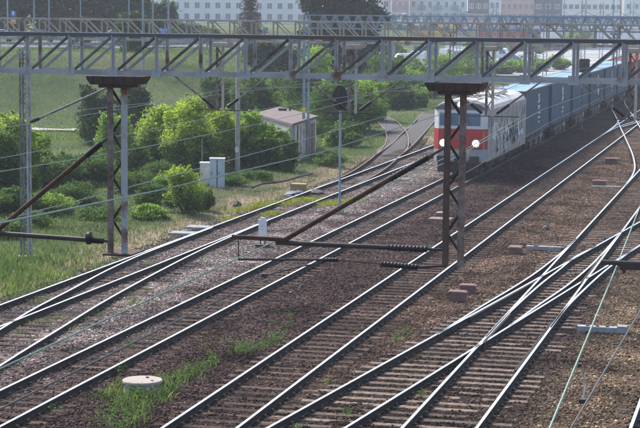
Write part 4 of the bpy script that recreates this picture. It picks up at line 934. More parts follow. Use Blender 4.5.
def flat_wagon(y0, L, X, label, zd=1.12):
    e = empty('container_wagon', (X, y0, 0), label, 'freight wagon', 'container wagons of the train')
    f = MB(); f.box((-1.15, 0, zd-.12), (-.95, L, zd-.02)); f.box((.95, 0, zd-.12), (1.15, L, zd-.02))
    for y in np.arange(0, L-.2, 1.35): f.box((-.949, y, zd-.13), (.949, y+.14, zd-.03))
    f.box((-.3, .1, zd-.45), (-.15, L-.1, zd-.131)); f.box((.15, .1, zd-.45), (.3, L-.1, zd-.131)); f.build('frame', 'wagon_grey', e)
    sd_ = MB()
    for sx in (-1, 1):
        sd_.box((sx*1.12-.04, 2.6, zd-.42), (sx*1.12+.04, L-2.6, zd-.125))
        for y in np.arange(.5, L-.3, 1.1): sd_.box((sx*1.2-.04, y, zd-.3), (sx*1.2+.04, y+.1, zd-.02))
        for y in (3.6, L/2, L-4.2): sd_.box((sx*.9-.25, y, zd-.85), (sx*.9+.25, y+.9, zd-.43))
    sd_.build('side_sill', 'wagon_grey', e)
    for yb0 in (1.3, L-3.1):
        o = MB(); o.box((-.949, yb0+.7, .45), (.949, yb0+1.1, .6)); o.box((-1.1, yb0-.35, .42), (-.95, yb0+2.15, .66)); o.box((.95, yb0-.35, .42), (1.1, yb0+2.15, .66))
        for yw in (yb0, yb0+1.8):
            for s in (-1, 1): o.box((s*1.12-.09, yw-.2, .3), (s*1.12+.09, yw+.2, .62))
        ob = o.build('bogie', 'rail_rust', e)
        for yw in (yb0, yb0+1.8): wm = MB(); wheelset(wm, yw, .46); wm.build('wheelset', 'rail_rust', ob)
    for y, s in ((0, -1), (L, 1)):
        for x in (-.87, .87): MB().lathe((x, y, 1.02), [(.1, 0), (.1, s*.35), (.24, s*.36), (.24, s*.4)] if s > 0 else [(.24, -.4), (.24, -.36), (.1, -.35), (.1, 0)], 12, 'Y').build('buffer', 'dark_iron', e)
    hw = MB()
    for sx in (-1, 1): hw.lathe((sx*1.2, L/2+2.2, zd-.35), [(.02, -.03), (.2, -.03), (.2, .03), (.02, .03)], 14, 'X')
    hw.build('brake_wheel', 'loco_white', e)
    return e
ords = ['first', 'second', 'third', 'fourth', 'fifth', 'sixth', 'seventh', 'eighth', 'ninth', 'tenth', 'eleventh', 'twelfth', 'thirteenth', 'fourteenth', 'fifteenth']
yy = 113.45; PIT_ = 13.55
for k in range(6):
    flat_wagon(yy, PIT_-.75, TX, f'{ords[k]} container wagon behind the locomotive, with grimy underframe')
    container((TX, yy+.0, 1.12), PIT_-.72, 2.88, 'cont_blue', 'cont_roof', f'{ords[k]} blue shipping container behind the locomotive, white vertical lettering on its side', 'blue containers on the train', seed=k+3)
    yy += PIT_
for k in range(6, 12):
    flat_wagon(yy, PIT_-.75, TX, f'{ords[k]} container wagon behind the locomotive, under a dark red container')
    container((TX, yy, 1.12), PIT_-.72, 2.75, 'cont_red', 'cont_red', f'{ords[k]} container of the train counted from the locomotive, dark red', 'dark red containers on the train', marks=False)
    yy += PIT_
# distant green locomotive and stacked red containers
lg = loco(430, -33, 'distant green locomotive with two white headlights left of the containers', front='loco_green', side='loco_green', roof='loco_roof_dark', graffiti=False, length=14)
x, y = polar(519, 440); lg.location = (x, y, 0); lg.rotation_euler = (0, 0, R(10)); lg.location.z = 0.15
i = 0
for px, d, n, c in ((497, 432, 2, 'cont_red'), (510, 436, 2, 'cont_red'), (531, 440, 2, 'cont_red'), (545, 446, 1, 'cont_red'), (556, 452, 1, 'cont_blue')):
    for lv in range(n):
        x, y = polar(px, d); nm = ['left', 'second from the left', 'middle', 'fourth from the left', 'rightmost'][[497, 510, 531, 545, 556].index(px)]
        o = container((x+2, y, .2+lv*2.6), 6.0, 2.55, c, c, f'distant {"dark red" if c == "cont_red" else "blue"} container of the {nm} stack, {"upper" if lv else "bottom"} one', 'distant stacked containers', marks=False)
        o.rotation_euler = (0, 0, R(78)); i += 1

# ================================================================== GANTRIES
def gantry(Y, x0, x1, zb, zt, dy, panel, xs0, label, chordm, vm, dm, csz, bsz, diag=1, zig=False, posts=(), endcols=(), capm='bracket_brown', dark_chord=None, postm='galv', clean=False):
    e = empty('catenary_gantry', (0, Y, 0), label, 'gantry', 'catenary gantries over the tracks')
    faces = (0, dy)
    for fy in faces:
        for z in (zb, zt):
            mb = MB(); za, zc_ = (z, z+csz) if z == zb else (z-csz*.8, z); sg_ = 1 if fy == 0 else -1
            mb.box((x0, fy-.013, za), (x1, fy-.001, zc_)); zf_ = za if z == zb else zc_-.012
            mb.box((x0, min(fy, fy+sg_*csz), zf_), (x1, max(fy, fy+sg_*csz), zf_+.012))
            mb.build('chord', dark_chord if (dark_chord and z == zt and fy == 0) else chordm, e)
    xsn = []; x = xs0
    while x > x0: x -= panel
    x += panel
    while x < x1: xsn.append(x); x += panel
    # shared meshes
    vme = MB().box((-bsz/2, -.012, zb+csz*.5), (bsz/2, .012, zt-csz*.5)).box((-bsz/2, -bsz*.8, zb+csz*.5), (-bsz/2+.012, -.0121, zt-csz*.5)).mesh('vertical_bar', vm)
    p, q = (0, 0, zb+.02), (panel, 0, zt-.02)
    if diag < 0: p, q = (0, 0, zt-.02), (panel, 0, zb+.02)
    dme = MB().bar(p, q, .016, bsz*.9).bar((p[0], -bsz*.42, p[2]), (q[0], -bsz*.42, q[2]), bsz*.8, .01).mesh('diagonal_bar', dm)
    dmb = MB().bar(p, q, .016, bsz*.9).mesh('diagonal_bar', chordm)
    zme = MB().bar((0, 0, zb), (panel/2, 0, zt), bsz).bar((panel/2, 0, zt), (panel, 0, zb), bsz).mesh('zigzag_bar', dm)
    cme = MB().bar((0, 0, zb+.04), (0, dy, zb+.04), bsz*.8).mesh('cross_bar', chordm); cmt = MB().bar((0, 0, zt-.05), (panel, dy, zt-.05), bsz*.6).mesh('cross_bar', chordm)
    gus = MB().box((-csz*1.1, -.018, zb-.02), (csz*1.1, -.0125, zb+csz*1.6)).mesh('gusset_plate', 'galv_rust')
    lim = 95
    for i, x in enumerate(xsn[:lim]):
        for fy in faces:
            if zig: link('zigzag_bar', zme, e, (x, fy, 0)); continue
            link('vertical_bar', vme, e, (x, fy, 0))
            if x+panel < x1: link('diagonal_bar', dme if fy == 0 else dmb, e, (x, fy+.02, 0))
        if not zig:
            link('cross_bar', cme, e, (x, 0, 0)); link('gusset_plate', gus, e, (x, 0, 0))
            if i % 2 == 0: link('cross_bar', cmt, e, (x, 0, 0))
    for (px_, zlow) in posts:
        post = MB(); s = .095
        post.box((px_-s-.04, dy/2-.05, zlow), (px_-s+.04, dy/2-.035, zb-.16)); post.box((px_-s-.008, dy/2-.034, zlow), (px_-s+.008, dy/2+.05, zb-.16))
        po = post.build('drop_post', 'rust_light' if (px_ < -6 or Y > 30) else 'dark_rust', e)
        p2 = MB(); p2.box((px_+s-.042, dy/2-.05, zlow), (px_+s+.042, dy/2-.035, zb-.16)); p2.box((px_+s-.042, dy/2-.034, zlow), (px_+s-.028, dy/2+.05, zb-.16)); p2.build('drop_post', postm if (px_ < -6 or Y > 30) else 'rust_light', e)
        la = MB(); z = zb-.2; sgn = 1
        while z-.28 > zlow: la.bar((px_-s*sgn, dy/2+.03, z), (px_+s*sgn, dy/2+.03, z-.28), .022, .03); z -= .28; sgn *= -1
        la.build('lacing', 'dark_iron', e)
        cp = MB(); cp.prism([(px_-.36, zb-.02), (px_+.36, zb-.02), (px_+.355, zb-.05), (px_+.30, zb-.125), (px_-.30, zb-.125), (px_-.355, zb-.05)], -.01, dy+.02, 'Y'); cp.box((px_-.20, .02, zb-.165), (px_+.20, dy-.02, zb-.1255)); [cp.box((px_+q-.012, -.03, zb-.12), (px_+q+.012, -.0101, zb-.03)) for q in (-.28, -.14, 0, .14, .28)]; cp.build('post_bracket', capm, e)
    for xc in endcols:
        c = MB(); s = .14
        for a, b in ((-s, -s), (s, -s), (s, s), (-s, s)): c.bar((xc+a, dy/2+b, -.4), (xc+a, dy/2+b, zt), .07)
        zz = 0.
        while zz+.5 < zt:
            c.bar((xc-s, dy/2-s, zz), (xc+s, dy/2-s, zz+.25), .035); c.bar((xc+s, dy/2-s, zz+.25), (xc-s, dy/2-s, zz+.5), .035); c.bar((xc+s, dy/2-s, zz), (xc+s, dy/2+s, zz+.25), .035); c.bar((xc+s, dy/2+s, zz+.25), (xc+s, dy/2-s, zz+.5), .035); zz += .5
        c.bar((xc-.17, dy/2-.155, -.4), (xc-.17, dy/2-.155, zt), .10, .03)
        c.build('column', chordm, e)
    return e
Y1 = 22.3
xa = onY(34, 74, Y1).x; PAN = (onY(624, 84, Y1).x-xa)/13
g1 = gantry(Y1-.2, -17.5, 6.5, 7.905, 8.435, .42, PAN, xa, 'nearest grey lattice gantry beam with rust spots across the whole picture', 'galv', 'galv_rust', 'galv_dark', .058, .038, posts=((-8.21, 5.60), (-3.82, 5.62), (.6, 5.6), (-12.9, 5.6)), endcols=(-17.3, 6.3), dark_chord='chord_dark', postm='galv_rust')
def insulator(mb, p, q, r=.055, n=5):
    p, q = Vector(p), Vector(q); n = n*2-1; m = n*3+1; pts = [p+(q-p)*i/(m-1) for i in range(m)]; rad = [r*.55 if i in (0, m-1) else (r*.78 if i % 3 == 0 else r*.95) for i in range(m)]; mb.tube(pts, rad, 14)
def L1(px, py, Y=Y1): v = onY(px, py, Y); return Vector((v.x, v.y, v.z))
def arm(gant, stay, horiz, Yg, r=.032, ins=(.86, .99), steady=None, hm='dark_iron', sm_='rust', group='cantilever arms under the gantries'):
    """stay: tip,top near post ; horiz: tip, near post"""
    def loc(v): return Vector((v.x, v.y-Yg, v.z))
    a, b = loc(stay[0]), loc(stay[1]); e = MB().tube([a, a+(b-a)*ins[0]], r, 8).build('catenary_arm', sm_, gant, loc=(0, Yg-gant.location.y, 0))
    for (a, b), nm, m in ((stay, '', sm_), (horiz, 'bracket_tube', hm)):
        a, b = loc(a), loc(b); d = b-a
        if nm: MB().tube([a, a+d*ins[0]], r, 8).build(nm, m, e)
        i = MB(); insulator(i, a+d*ins[0], a+d*ins[1], r*1.35, 6); i.build('insulator', 'insul', e)
        MB().tube([a+d*(ins[1]-.02), b], r*.6, 6).build('fitting', 'dark_iron', e)
    return e
# left arm at the nearest gantry (carries the wire of the third track)
e1 = arm(g1, (L1(-6, 233), L1(110, 136)), (L1(-6, 233), L1(112, 241.5)), Y1, ins=(.80, .93))
dk = MB(); dk.lathe(tuple(Vector((L1(89, 238).x, 0, L1(89, 238).z))), [(.03, -.03), (.085, -.02), (.085, .02), (.03, .03)], 16, 'X'); dk.build('insulator_disc', 'insul', e1)
pl = MB(); v = L1(108, 253); pl.box((v.x-.03, -.12, v.z-.02), (L1(131, 252).x+.03, .45, v.z+.0)); pl.build('base_plate', 'rust', e1)
# right arm: kinked strut, bracket tube, steady arm
e2 = arm(g1, (L1(285, 239.5), L1(445, 147.5)), (L1(276, 242.5), L1(445, 250)), Y1, ins=(.66, .90))
kk = MB(); a = L1(233, 236.5); b = L1(286, 239.5); kk.bar((a.x, -.03, a.z), (b.x, -.03, b.z), .055, .05); kk.build('end_bar', 'rust', e2)
st = MB(); a = L1(238, 259.5); b = L1(338, 260); st.tube([(a.x, .02, a.z), (b.x, .02, b.z)], .016, 6); t_ = L1(238, 237); st.tube([(t_.x, .02, t_.z), (a.x, .02, a.z)], .008, 5)
a = L1(266, 275.5); b = L1(335, 260); st.tube([(a.x, .02, a.z), ((a.x+b.x)/2, .02, (a.z+b.z)/2+.012), (b.x, .02, b.z)], .009, 6); st.build('steady_arm', 'dark_iron', e2)
ii = MB(); a = L1(322, 260); b = L1(338, 260); insulator(ii, (a.x, .02, a.z), (b.x, .02, b.z), .03, 3); ii.build('insulator', 'insul', e2); ii = MB(); a = L1(380, 264); b = L1(418, 267.5); insulator(ii, (a.x, .02, a.z), (b.x, .02, b.z), .040, 6)
ii.build('insulator', 'insul', e2)
a = L1(338, 260.5); b = L1(380, 264); c_2 = L1(418, 267.5); d2 = L1(446, 266); rd = MB(); rd.tube([(a.x, .02, a.z), (b.x, .02, b.z)], .008, 5); rd.tube([(c_2.x, .02, c_2.z), (d2.x, .02, d2.z)], .018, 6); rd.build('rod', 'dark_iron', e2)
v = L1(264, 276); cl = MB().box((v.x-.03, -.02, v.z-.03), (v.x+.03, .06, v.z+.03)).build('wire_clamp', 'dark_iron', e2)
# third arm at the right frame edge
e3 = arm(g1, (L1(690, 240), L1(770, 175)), (L1(601, 262), L1(775, 271)), Y1, ins=(.7, .93))
v = L1(628, 268); MB().box((v.x-.1, -.03, v.z-.02), (v.x+.3, .03, v.z+.05)).build('clamp', 'dark_iron', e3)
v = L1(624, 270); MB().box((v.x-.02, -.02, v.z-.04), (v.x+.02, .02, v.z+.03)).build('wire_clamp', 'dark_iron', e3)
# mirrored arms of the far-left post stay out of the picture

Y2 = 55.
g2 = gantry(Y2-.25, -34, 8, 7.78, 8.47, .5, .70, onY(22, 19, Y2).x, 'second gantry beam, cream and rust coloured, just above the nearest one', 'cream_rust', 'cream_rust', 'cream_rust', .065, .042, diag=-1, posts=tuple((x, 5.65) for x in (-16.87, -12.62, -8.4, -4.15, .4)), endcols=(7.8,), capm='cream_rust', postm='cream_rust')
for n_, (x, lb) in enumerate(((-16.87, 'pair of thin stays with dark insulators at the pale posts above the big bush'), (-12.62, 'pair of thin stays with dark insulators at the pale posts left of the signal head'), (-8.4, 'pair of thin stays with dark insulators over the locomotive roof'), (-4.15, 'pair of thin stays with dark insulators over the blue containers'))):
    e = MB().tube([(-.9, 0, 5.66), (.9, 0, 5.66)], .016, 6).build('catenary_arm', 'dark_iron', g2, loc=(x, .25, 0))
    for s in (-1, 1):
        a, b = Vector((s*1.35, 0, 6.6)), Vector((s*.22, 0, 5.75)); d = b-a
        MB().tube([a+Vector((s*.35, 0, .25)), a+d*.68], .03, 6).build('stay_tube', 'rust_light' if s < 0 else 'wagon_grey', e); i = MB(); insulator(i, a+d*.68, b, .055, 5); i.build('insulator', 'insul', e)
Y3 = 109.
g3 = gantry(Y3-.15, -28.0, 14, 7.72, 8.6, .45, .72, -28, 'third gantry, blue grey zigzag beam on a lattice column beside the hut', 'blue_grey', 'blue_grey', 'blue_grey', .09, .055, zig=True, posts=tuple((x, 5.7) for x in (-19, -14.05, -9.3, -4.4, .4)), endcols=(-27.97,), capm='blue_grey', postm='galv')
MB().box((-.12, -.02, 2.6), (.12, -.01, 2.95)).build('notice_plate', 'yellow', g3, loc=(-28.02, -.12, 0))
for k, (Yg, xl_, lb) in enumerate(((168, -26, 'fourth gantry, pale zigzag beam over the blue containers'), (228, -30, 'fifth gantry, pale zigzag beam far down the line'), (290, -60, 'sixth gantry, hazy zigzag beam far down the line'), (352, -75, 'seventh gantry, hazy zigzag beam near the parked containers'))):
    gantry(Yg, xl_, 30+k*8, 7.75, 8.6, .45, .95 if k < 2 else 1.3, xl_, lb, 'blue_grey', 'blue_grey', 'blue_grey', .11, .08, zig=True, posts=tuple((x, 5.7) for x in (-19, -14.05, -9.3, -4.4, .4, 5)), endcols=(xl_, -9.3) if k > 1 else (xl_,), capm='galv_dark')

# lattice mast on the left with its cantilever
def lattice_mast(x, y, h, wd, label, m='galv', m2='galv_dark', zb=-.3, group='lattice masts', step=.35):
    e = empty('lattice_mast', (x, y, 0), label, 'mast', group); s = wd/2
    for k, (a, b) in enumerate(((-s, -s), (s, -s), (s, s), (-s, s))): MB().bar((a, b, zb), (a, b, h), .055, .055).build('leg', m if a > 0 else m2, e)
    la = MB(); z = zb+.2; sg = 1
    while z+step < h:
        la.bar((-s*sg, -s, z), (s*sg, -s, z+step), .03, .02); la.bar((s, -s*sg, z), (s, s*sg, z+step), .02, .03); la.bar((-s*sg, s, z), (s*sg, s, z+step), .03, .02); z += step; sg *= -1
    la.build('lacing', m2, e); MB().box((-s-.15, -s-.15, zb), (s+.15, s+.15, zb+.25)).build('footing', 'concrete', e)
    return e
q = onZ(26.3, 257, -.1); lm_ = lattice_mast(q.x, q.y, 7.35, .26, 'slim grey lattice mast standing in the grass at the left')
a = onY(31, 122, q.y); b = onY(118, 83, q.y); c = onY(86, 117, q.y); d = a-Vector((q.x, q.y, 0)); f_ = b-Vector((q.x, q.y, 0)); h_ = c-Vector((q.x, q.y, 0))
e = MB().tube([d+(f_-d)*.08, f_], .04, 8).build('catenary_arm', 'galv_dark', lm_); i = MB(); insulator(i, d+Vector((-.03, 0, -.02)), d+(f_-d)*.10, .07, 4); i.build('insulator', 'insul', e)
for px, d, h, lb in ((495, 300, 10.5, 'hazy lattice mast rising above the dark red containers'), (546, 260, 11.5, 'hazy lattice mast right of the dark blue block'), (563, 330, 11.5, 'hazy lattice mast at the left end of the white office block'), (584, 240, 10.6, 'hazy lattice mast in the middle of the white office block'), (602, 300, 10.8, 'hazy lattice mast before the right part of the white office block'), (617, 235, 13, 'tall wide lattice mast between the office block and the right edge'), (632, 280, 10.8, 'hazy lattice mast nearest the right edge'), (433, 340, 10, 'hazy lattice mast behind the yellow buses'), (459, 300, 9.6, 'hazy lattice mast at the right end of the mint house')):
    x, y = polar(px, d); m_ = lattice_mast(x, y, h, .5 if px != 617 else .9, lb, 'blue_grey', 'blue_grey', group='hazy masts of the yard', step=.8)
    cb = MB(); cb.bar((-1.6, 0, 8.5), (1.6, 0, 8.5), .12); cb.bar((-1.6, 0, 8.5), (0, 0, 9.3), .06); cb.bar((1.6, 0, 8.5), (0, 0, 9.3), .06); cb.build('crossarm', 'blue_grey', m_)
# signal mast
def signal(px, py, h, label, head='front', r=.055):
    q = onZ(px, py, -.05); e = empty('signal_post', (q.x, q.y, -.15), label, 'railway signal', 'railway signals')
    MB().tube([(0, 0, 0), (0, 0, h-1.1)], r, 10).build('post', 'blue_grey', e); MB().cbox((0, 0, .1), (.35, .35, .3)).build('footing', 'concrete', e)
    hd = MB(); pts = []
    for k in range(20): t = 6.283*k/20; pts.append((.34*math.cos(t), h-.55+.56*math.sin(t)*(1 if True else 0)))
    hd.prism(pts, -.12, -.08, 'Y'); hd.prism([(x*.55, h-.55+(z-(h-.55))*.8) for x, z in pts], -.078, .2, 'Y'); bd = hd.build('signal_head', 'insul', e)
    for k, z in enumerate((h-.85, h-.55, h-.25)):
        v = MB(); v.lathe((0, -.16, z), [(.085, -.08), (.085, .03)], 12, 'Y'); v.build('lamp_hood', 'insul', bd)
    ld = MB()
    for x in (.22, .42): ld.tube([(x, .15, .1), (x, .15, h-.2)], .018, 5)
    for z in np.arange(.4, h-.3, .3): ld.tube([(.22, .15, z), (.42, .15, z)], .012, 5)
    br = MB(); br.box((.35, -.05, h-1.0), (.43, .0, h-.2)); br.build('bracket', 'white_paint', e)
    return e
signal(339.5, 211, z_at(339, 84, 80.3)+.05, 'blue grey signal post with a dark oval head right of the hut')
def dark_lamp(px, py, top_py):
    q = onZ(px, py, -.1); dist = math.hypot(q.x, q.y); h = z_at(583, top_py, dist)
    e = empty('signal_post', (q.x, q.y, -.2), 'thin distant signal post with a dark box head beside the blue containers', 'railway signal', 'railway signals')
    MB().tube([(0, 0, 0), (0, 0, h-.4)], .07, 8).build('post', 'galv_dark', e); s = MB(); s.cbox((.1, 0, h-.3), (.75, .5, .85)); s.prism([(-.35, h+.13), (.55, h+.13), (.4, h+.3), (-.2, h+.3)], -.3, .3, 'Y'); s.build('signal_head', 'dark_iron', e); MB().cbox((0, 0, .1), (.5, .5, .5)).build('footing', 'dark_iron', e)
    lv = MB(); lv.lathe((.1, -.3, h-.15), [(.12, -.1), (.12, .05)], 12, 'Y'); lv.lathe((.1, -.3, h-.48), [(.12, -.1), (.12, .05)], 12, 'Y'); lv.build('lamp_hood', 'insul', e)
dark_lamp(581.5, 132, 60)
# concrete pole with a small sign
q = onZ(237.5, 171, 0); e = empty('concrete_pole', (q.x, q.y, -.1), 'grey concrete pole with a small white plate in front of the bushes', 'pole', None)
MB().tube([(0, 0, 0), (0, 0, 7.4)], [.15, .10], 10).build('shaft', 'concrete', e); MB().box((-.08, -.19, 1.15), (.10, -.165, 1.45)).build('plate', 'white_paint', e)
ca = MB(); ca.bar((-.7, 0, 7.2), (.7, 0, 7.2), .09); 
for x in (-.6, 0, .6): ca.lathe((x, 0, 7.25), [(.03, 0), (.06, .05), (.04, .1), (.06, .14), (.02, .2)], 8)
ca.build('crossarm', 'galv_dark', e)
# lamp posts along the road
lpl = ['rightmost of the group left of the white apartment block', 'tall grey lamp post above the blue and orange signs', 'tall grey lamp post right of the road signs', 'tall grey lamp post above the lattice mast', 'tall grey lamp post between the lattice mast and the left posts', 'tall grey lamp post above the left suspended posts', 'thick blue grey lamp post rising from the slope right of the left posts', 'tall grey lamp post right of the thick blue grey one', 'tall grey lamp post left of the apartment block']
for px, d, h, r, z, lb in ((7.5, 216, 12, .11, None, 'tall grey lamp post above the blue and orange signs'), (34, 214, 12, .10, None, 'tall grey lamp post right of the road signs'), (49, 200, 12, .10, None, 'tall grey lamp post above the lattice mast'), (80.5, 202, 12, .08, None, 'tall thin lamp post between the lattice mast and the left posts'), (129, 198, 12, .09, None, 'tall grey lamp post just left of the thick blue grey one'), (143, 150, 11, .13, None, 'thick blue grey lamp post rising from the slope right of the left posts'), (153, 206, 12, .10, None, 'tall grey lamp post just right of the thick blue grey one'), (168.5, 205, 12, .13, None, 'tall grey lamp post left of the white apartment block')):
    x, y = polar(px, d); e = empty('lamp_post', (x, y, th(x, y)), lb, 'lamp post', 'lamp posts along the road')
    MB().tube([(0, 0, -.2), (0, 0, h)], [r, r*.6], 8).build('pole', 'blue_grey', e); MB().tube([(0, 0, h-.1), (.5, -.3, h+.4), (1.6, -.8, h+.6)], .05, 6).build('bracket', 'blue_grey', e); MB().cbox((1.9, -.95, h+.6), (.7, .3, .14), -.5).build('lamp_head', 'galv', e)
# road signs
def sign_panel(e, w_, h_, z, m, glyph, gm='white_paint', y=-.06):
    p = MB().box((-w_/2, y, z), (w_/2, y+.03, z+h_)).build('sign_panel', m, e)
    if glyph: glyph(MB, p, w_, h_, z, y-.012, gm)
x, y = polar(13.4, 197); e = empty('road_sign', (x, y, th(x, y)), 'blue sign with a white arrow above an orange panel on one post', 'road sign', 'signs along the road'); zz = th(x, y)
zt_, zb_, zo1, zo0 = z_at(13, 10.3, 197)-zz, z_at(13, 16.3, 197)-zz, z_at(13, 18.5, 197)-zz, z_at(13, 23.7, 197)-zz
MB().tube([(0, 0, 0), (0, 0, zt_)], .05, 8).build('post', 'galv', e)
def arrow(MBc, p, w_, h_, z, y, gm):
    g = MBc(); g.prism([(-.03*w_*4, z+h_*.15), (.03*w_*4, z+h_*.15), (.03*w_*4, z+h_*.5), (w_*.3, z+h_*.5), (0, z+h_*.9), (-w_*.3, z+h_*.5), (-.03*w_*4, z+h_*.5)], y, y+.01, 'Y'); g.build('arrow', gm, p)
sign_panel(e, .64, zt_-zb_, zb_, 'sign_blue', arrow); sign_panel(e, .66, zo1-zo0, zo0, 'orange', lambda MBc, p, w_, h_, z, y, gm: MBc().box((-w_*.35, y, z+h_*.55), (w_*.35, y+.01, z+h_*.7)).build('stripe', gm, p))
x, y = polar(164, 196); zz = th(x, y); e = empty('road_sign', (x, y, zz), 'wide blue direction sign with white writing at the guard rail', 'road sign', 'signs along the road'); z0_ = z_at(164, 33, 196)-zz; z1_ = z_at(164, 27.6, 196)-zz
for s in (-.4, .4): MB().tube([(s, 0, 0), (s, 0, z1_)], .04, 8).build('post', 'galv', e)
def wr(MBc, p, w_, h_, z, y, gm):
    g = MBc(); 
    for k, (a, b) in enumerate(((-.4, -.15), (-.1, .1), (.15, .4))): g.box((a*w_, y, z+h_*(.55 if k != 1 else .35)), (b*w_, y+.01, z+h_*(.75 if k != 1 else .6)))
    g.bar((.05*w_, y+.005, z+h_*.15), (.35*w_, y+.005, z+h_*.4), .06, .01, up=Vector((0, 1, 0))); g.build('writing', gm, p)
sign_panel(e, 1.0, z1_-z0_, z0_, 'sign_blue', wr)
x, y = polar(266, 200); zz = th(x, y); e = empty('road_sign', (x, y, zz), 'small plain blue sign below the spruce', 'road sign', 'signs along the road'); z0_ = z_at(266, 33, 200)-zz; z1_ = z_at(266, 27.5, 200)-zz
MB().tube([(0, 0, 0), (0, 0, z1_)], .04, 8).build('post', 'galv', e); sign_panel(e, .5, z1_-z0_, z0_, 'sign_blue', None)
# red and white barrier board at foot of the thick lamp post
x, y = polar(150, 146); zz = th(x, y); e = empty('barrier_board', (x, y, zz), 'small red and white board on the slope beside the thick lamp post', 'barrier board')
MB().tube([(0, 0, 0), (0, 0, 1.6)], .04, 6).build('post', 'white_paint', e); MB().bar((-.5, -.05, 1.9), (.3, -.05, 1.3), .04, .22).build('board', 'orange', e); MB().box((-.12, -.09, .9), (.16, -.051, 1.3)).build('plate', 'white_paint', e)

# ================================================================== HUT, CABINETS, SMALL THINGS
zh = 2.15
F = onZ(292, 124.5, zh); Lc = onZ(255, 114.5, zh); Rc = onZ(316.5, 117, zh); Bc = Lc+Rc-F
hut = empty('hut', (F.x, F.y, 0), 'small weathered hut with a flat pinkish roof and peeling white wall', 'hut')
def rel(v, z): return (v.x-F.x, v.y-F.y, z)
for nm, a, b, m in (('front_wall', F, Rc, 'hut_wall'), ('side_wall', Lc, F, 'hut_side'), ('back_wall', Rc, Bc, 'hut_wall'), ('side_wall', Bc, Lc, 'hut_side')):
    wl = MB(); pa, pb = Vector(rel(a, 0)), Vector(rel(b, 0)); d = (pb-pa).normalized(); n_ = Vector((-d.y, d.x, 0))
    wl.bar(pa+Vector((0, 0, (zh-.3)/2))+n_*.08+d*.09, pb+Vector((0, 0, (zh-.3)/2))+n_*.08-d*.09, .16, zh+.1); o = wl.build(nm, m, hut)
    Lw = (pb-pa).length
    if nm == 'front_wall':
        for k in range(7):
            c = pa+d*(Lw*(.08+.125*k)); st_ = MB(); st_.bar(c-n_*.03+Vector((0, 0, .0)), c-n_*.03+Vector((0, 0, zh-.15)), .045, .08); st_.build('plank', 'rusty_door' if k % 3 == 1 else 'hut_wall', hut)
        dd = MB(); c0 = pa+d*Lw*.62; c1_ = pa+d*Lw*.9; dd.bar(c0+Vector((0, 0, .9))-n_*.02, c1_+Vector((0, 0, .9))-n_*.02, .05, 1.9); dd.build('door', 'rusty_door', hut)
rf = MB(); cen = (F+Bc)/2
def ov(v, k=1.06): return (cen.x+(v.x-cen.x)*k-F.x, cen.y+(v.y-cen.y)*k-F.y)
pts = [ov(F), ov(Rc), ov(Bc), ov(Lc)]; rf.prism(pts, zh-.06, zh+.08, 'Z'); rf.build('roof', 'hut_roof', hut)
vt = MB(); c = Vector(rel(Bc, 0))*.75; vt.cbox((c.x, c.y, zh+.16), (.5, .3, .16)); vt.tube([(c.x+.5, c.y, zh), (c.x+.5, c.y, zh+.35)], .07, 8); vt.build('roof_vent', 'dark_iron', hut)
def cabinet(px, py, w_, h_, d_, m, label, doors):
    q = onZ(px, py, -.05); e = empty('relay_cabinet', (q.x, q.y, -.12), label, 'cabinet', 'trackside cabinets', R(14)); MB().box((-w_/2, 0, 0), (w_/2, d_, h_)).build('body', m, e); MB().box((-w_/2-.03, -.03, h_), (w_/2+.03, d_+.03, h_+.06)).build('lid', 'white_paint', e)
    for k in range(doors):
        a = -w_/2+.03+k*w_/doors; dr = MB().box((a, -.025, .12), (a+w_/doors-.06, -.002, h_-.05)).build('door', m, e); MB().box((a+.05, -.05, h_*.5), (a+.08, -.0251, h_*.5+.12)).build('handle', 'dark_iron', dr)
    if doors == 2: MB().box((-.02, -.012, .1), (.02, .0, h_-.03)).build('gap', 'dark_iron', e)
cabinet(206, 186, .62, 1.2, .5, 'cab_cream', 'cream trackside cabinet behind the leafy shrub', 1)
cabinet(217, 188, .72, 1.5, .5, 'cab_grey', 'taller grey white trackside cabinet with two doors', 2)
q = onZ(202, 180, 0); MB().tube([(0, 0, 0), (0, 0, 2.2)], .02, 6).build('thin_pole', 'galv', None, loc=(q.x, q.y, -.1)); tag(bpy.context.scene.objects['thin_pole'], 'thin metal rod standing beside the cream cabinet', 'pole')
# concrete well
q = onZ(142.5, 382, .12); e = empty('concrete_well', (q.x, q.y, -.15), 'round concrete well with a pale lid among the weeds', 'well')
MB().lathe((0, 0, 0), [(.44, -.1), (.44, .25), (.43, .26)], 40).build('ring', 'concrete', e, smooth=False)
ld = MB(); ld.lathe((0, 0, .26), [(.46, 0), (.47, .01), (.47, .055), (.455, .07), (.05, .075)], 40); ld.build('lid', 'lid', e)
MB().lathe((.27, -.1, .336), [(.035, 0), (.035, .01)], 12).build('lifting_hole', 'dark_iron', e); MB().cbox((.05, .2, .345), (.06, .05, .03)).build('rubble', 'rust', e)
# boxes between tracks
def tbox(px, py, w_, d_, h_, label, m='box_red', z=-.15, name='trackside_box', rz=0., group='brown trackside boxes'):
    q = onZ(px, py, z); e = empty(name, (q.x, q.y, z-.02), label, 'box', group, rz)
    MB().box((-w_/2+.04, 0.03, 0), (w_/2-.04, d_-.03, h_)).build('body', 'box_red' if m == 'box_red' else m, e); lid = MB(); lid.box((-w_/2, 0, h_), (w_/2, d_, h_+.05)); lid.prism([(-w_/2+.02, h_+.0501), (w_/2-.02, h_+.0501), (w_/2-.06, h_+.07), (-w_/2+.06, h_+.07)], .02, d_-.02, 'Y'); lid.build('lid', m, e); return e
tbox(456.5, 301, .58, .42, .24, 'brown metal box in the ballast, the nearer one of the pair')
tbox(467, 293, .55, .42, .20, 'brown metal box in the ballast, the farther one of the pair')
tbox(514, 254, .5, .75, .20, 'brown box joined to a grey rod cover beside the double slip')
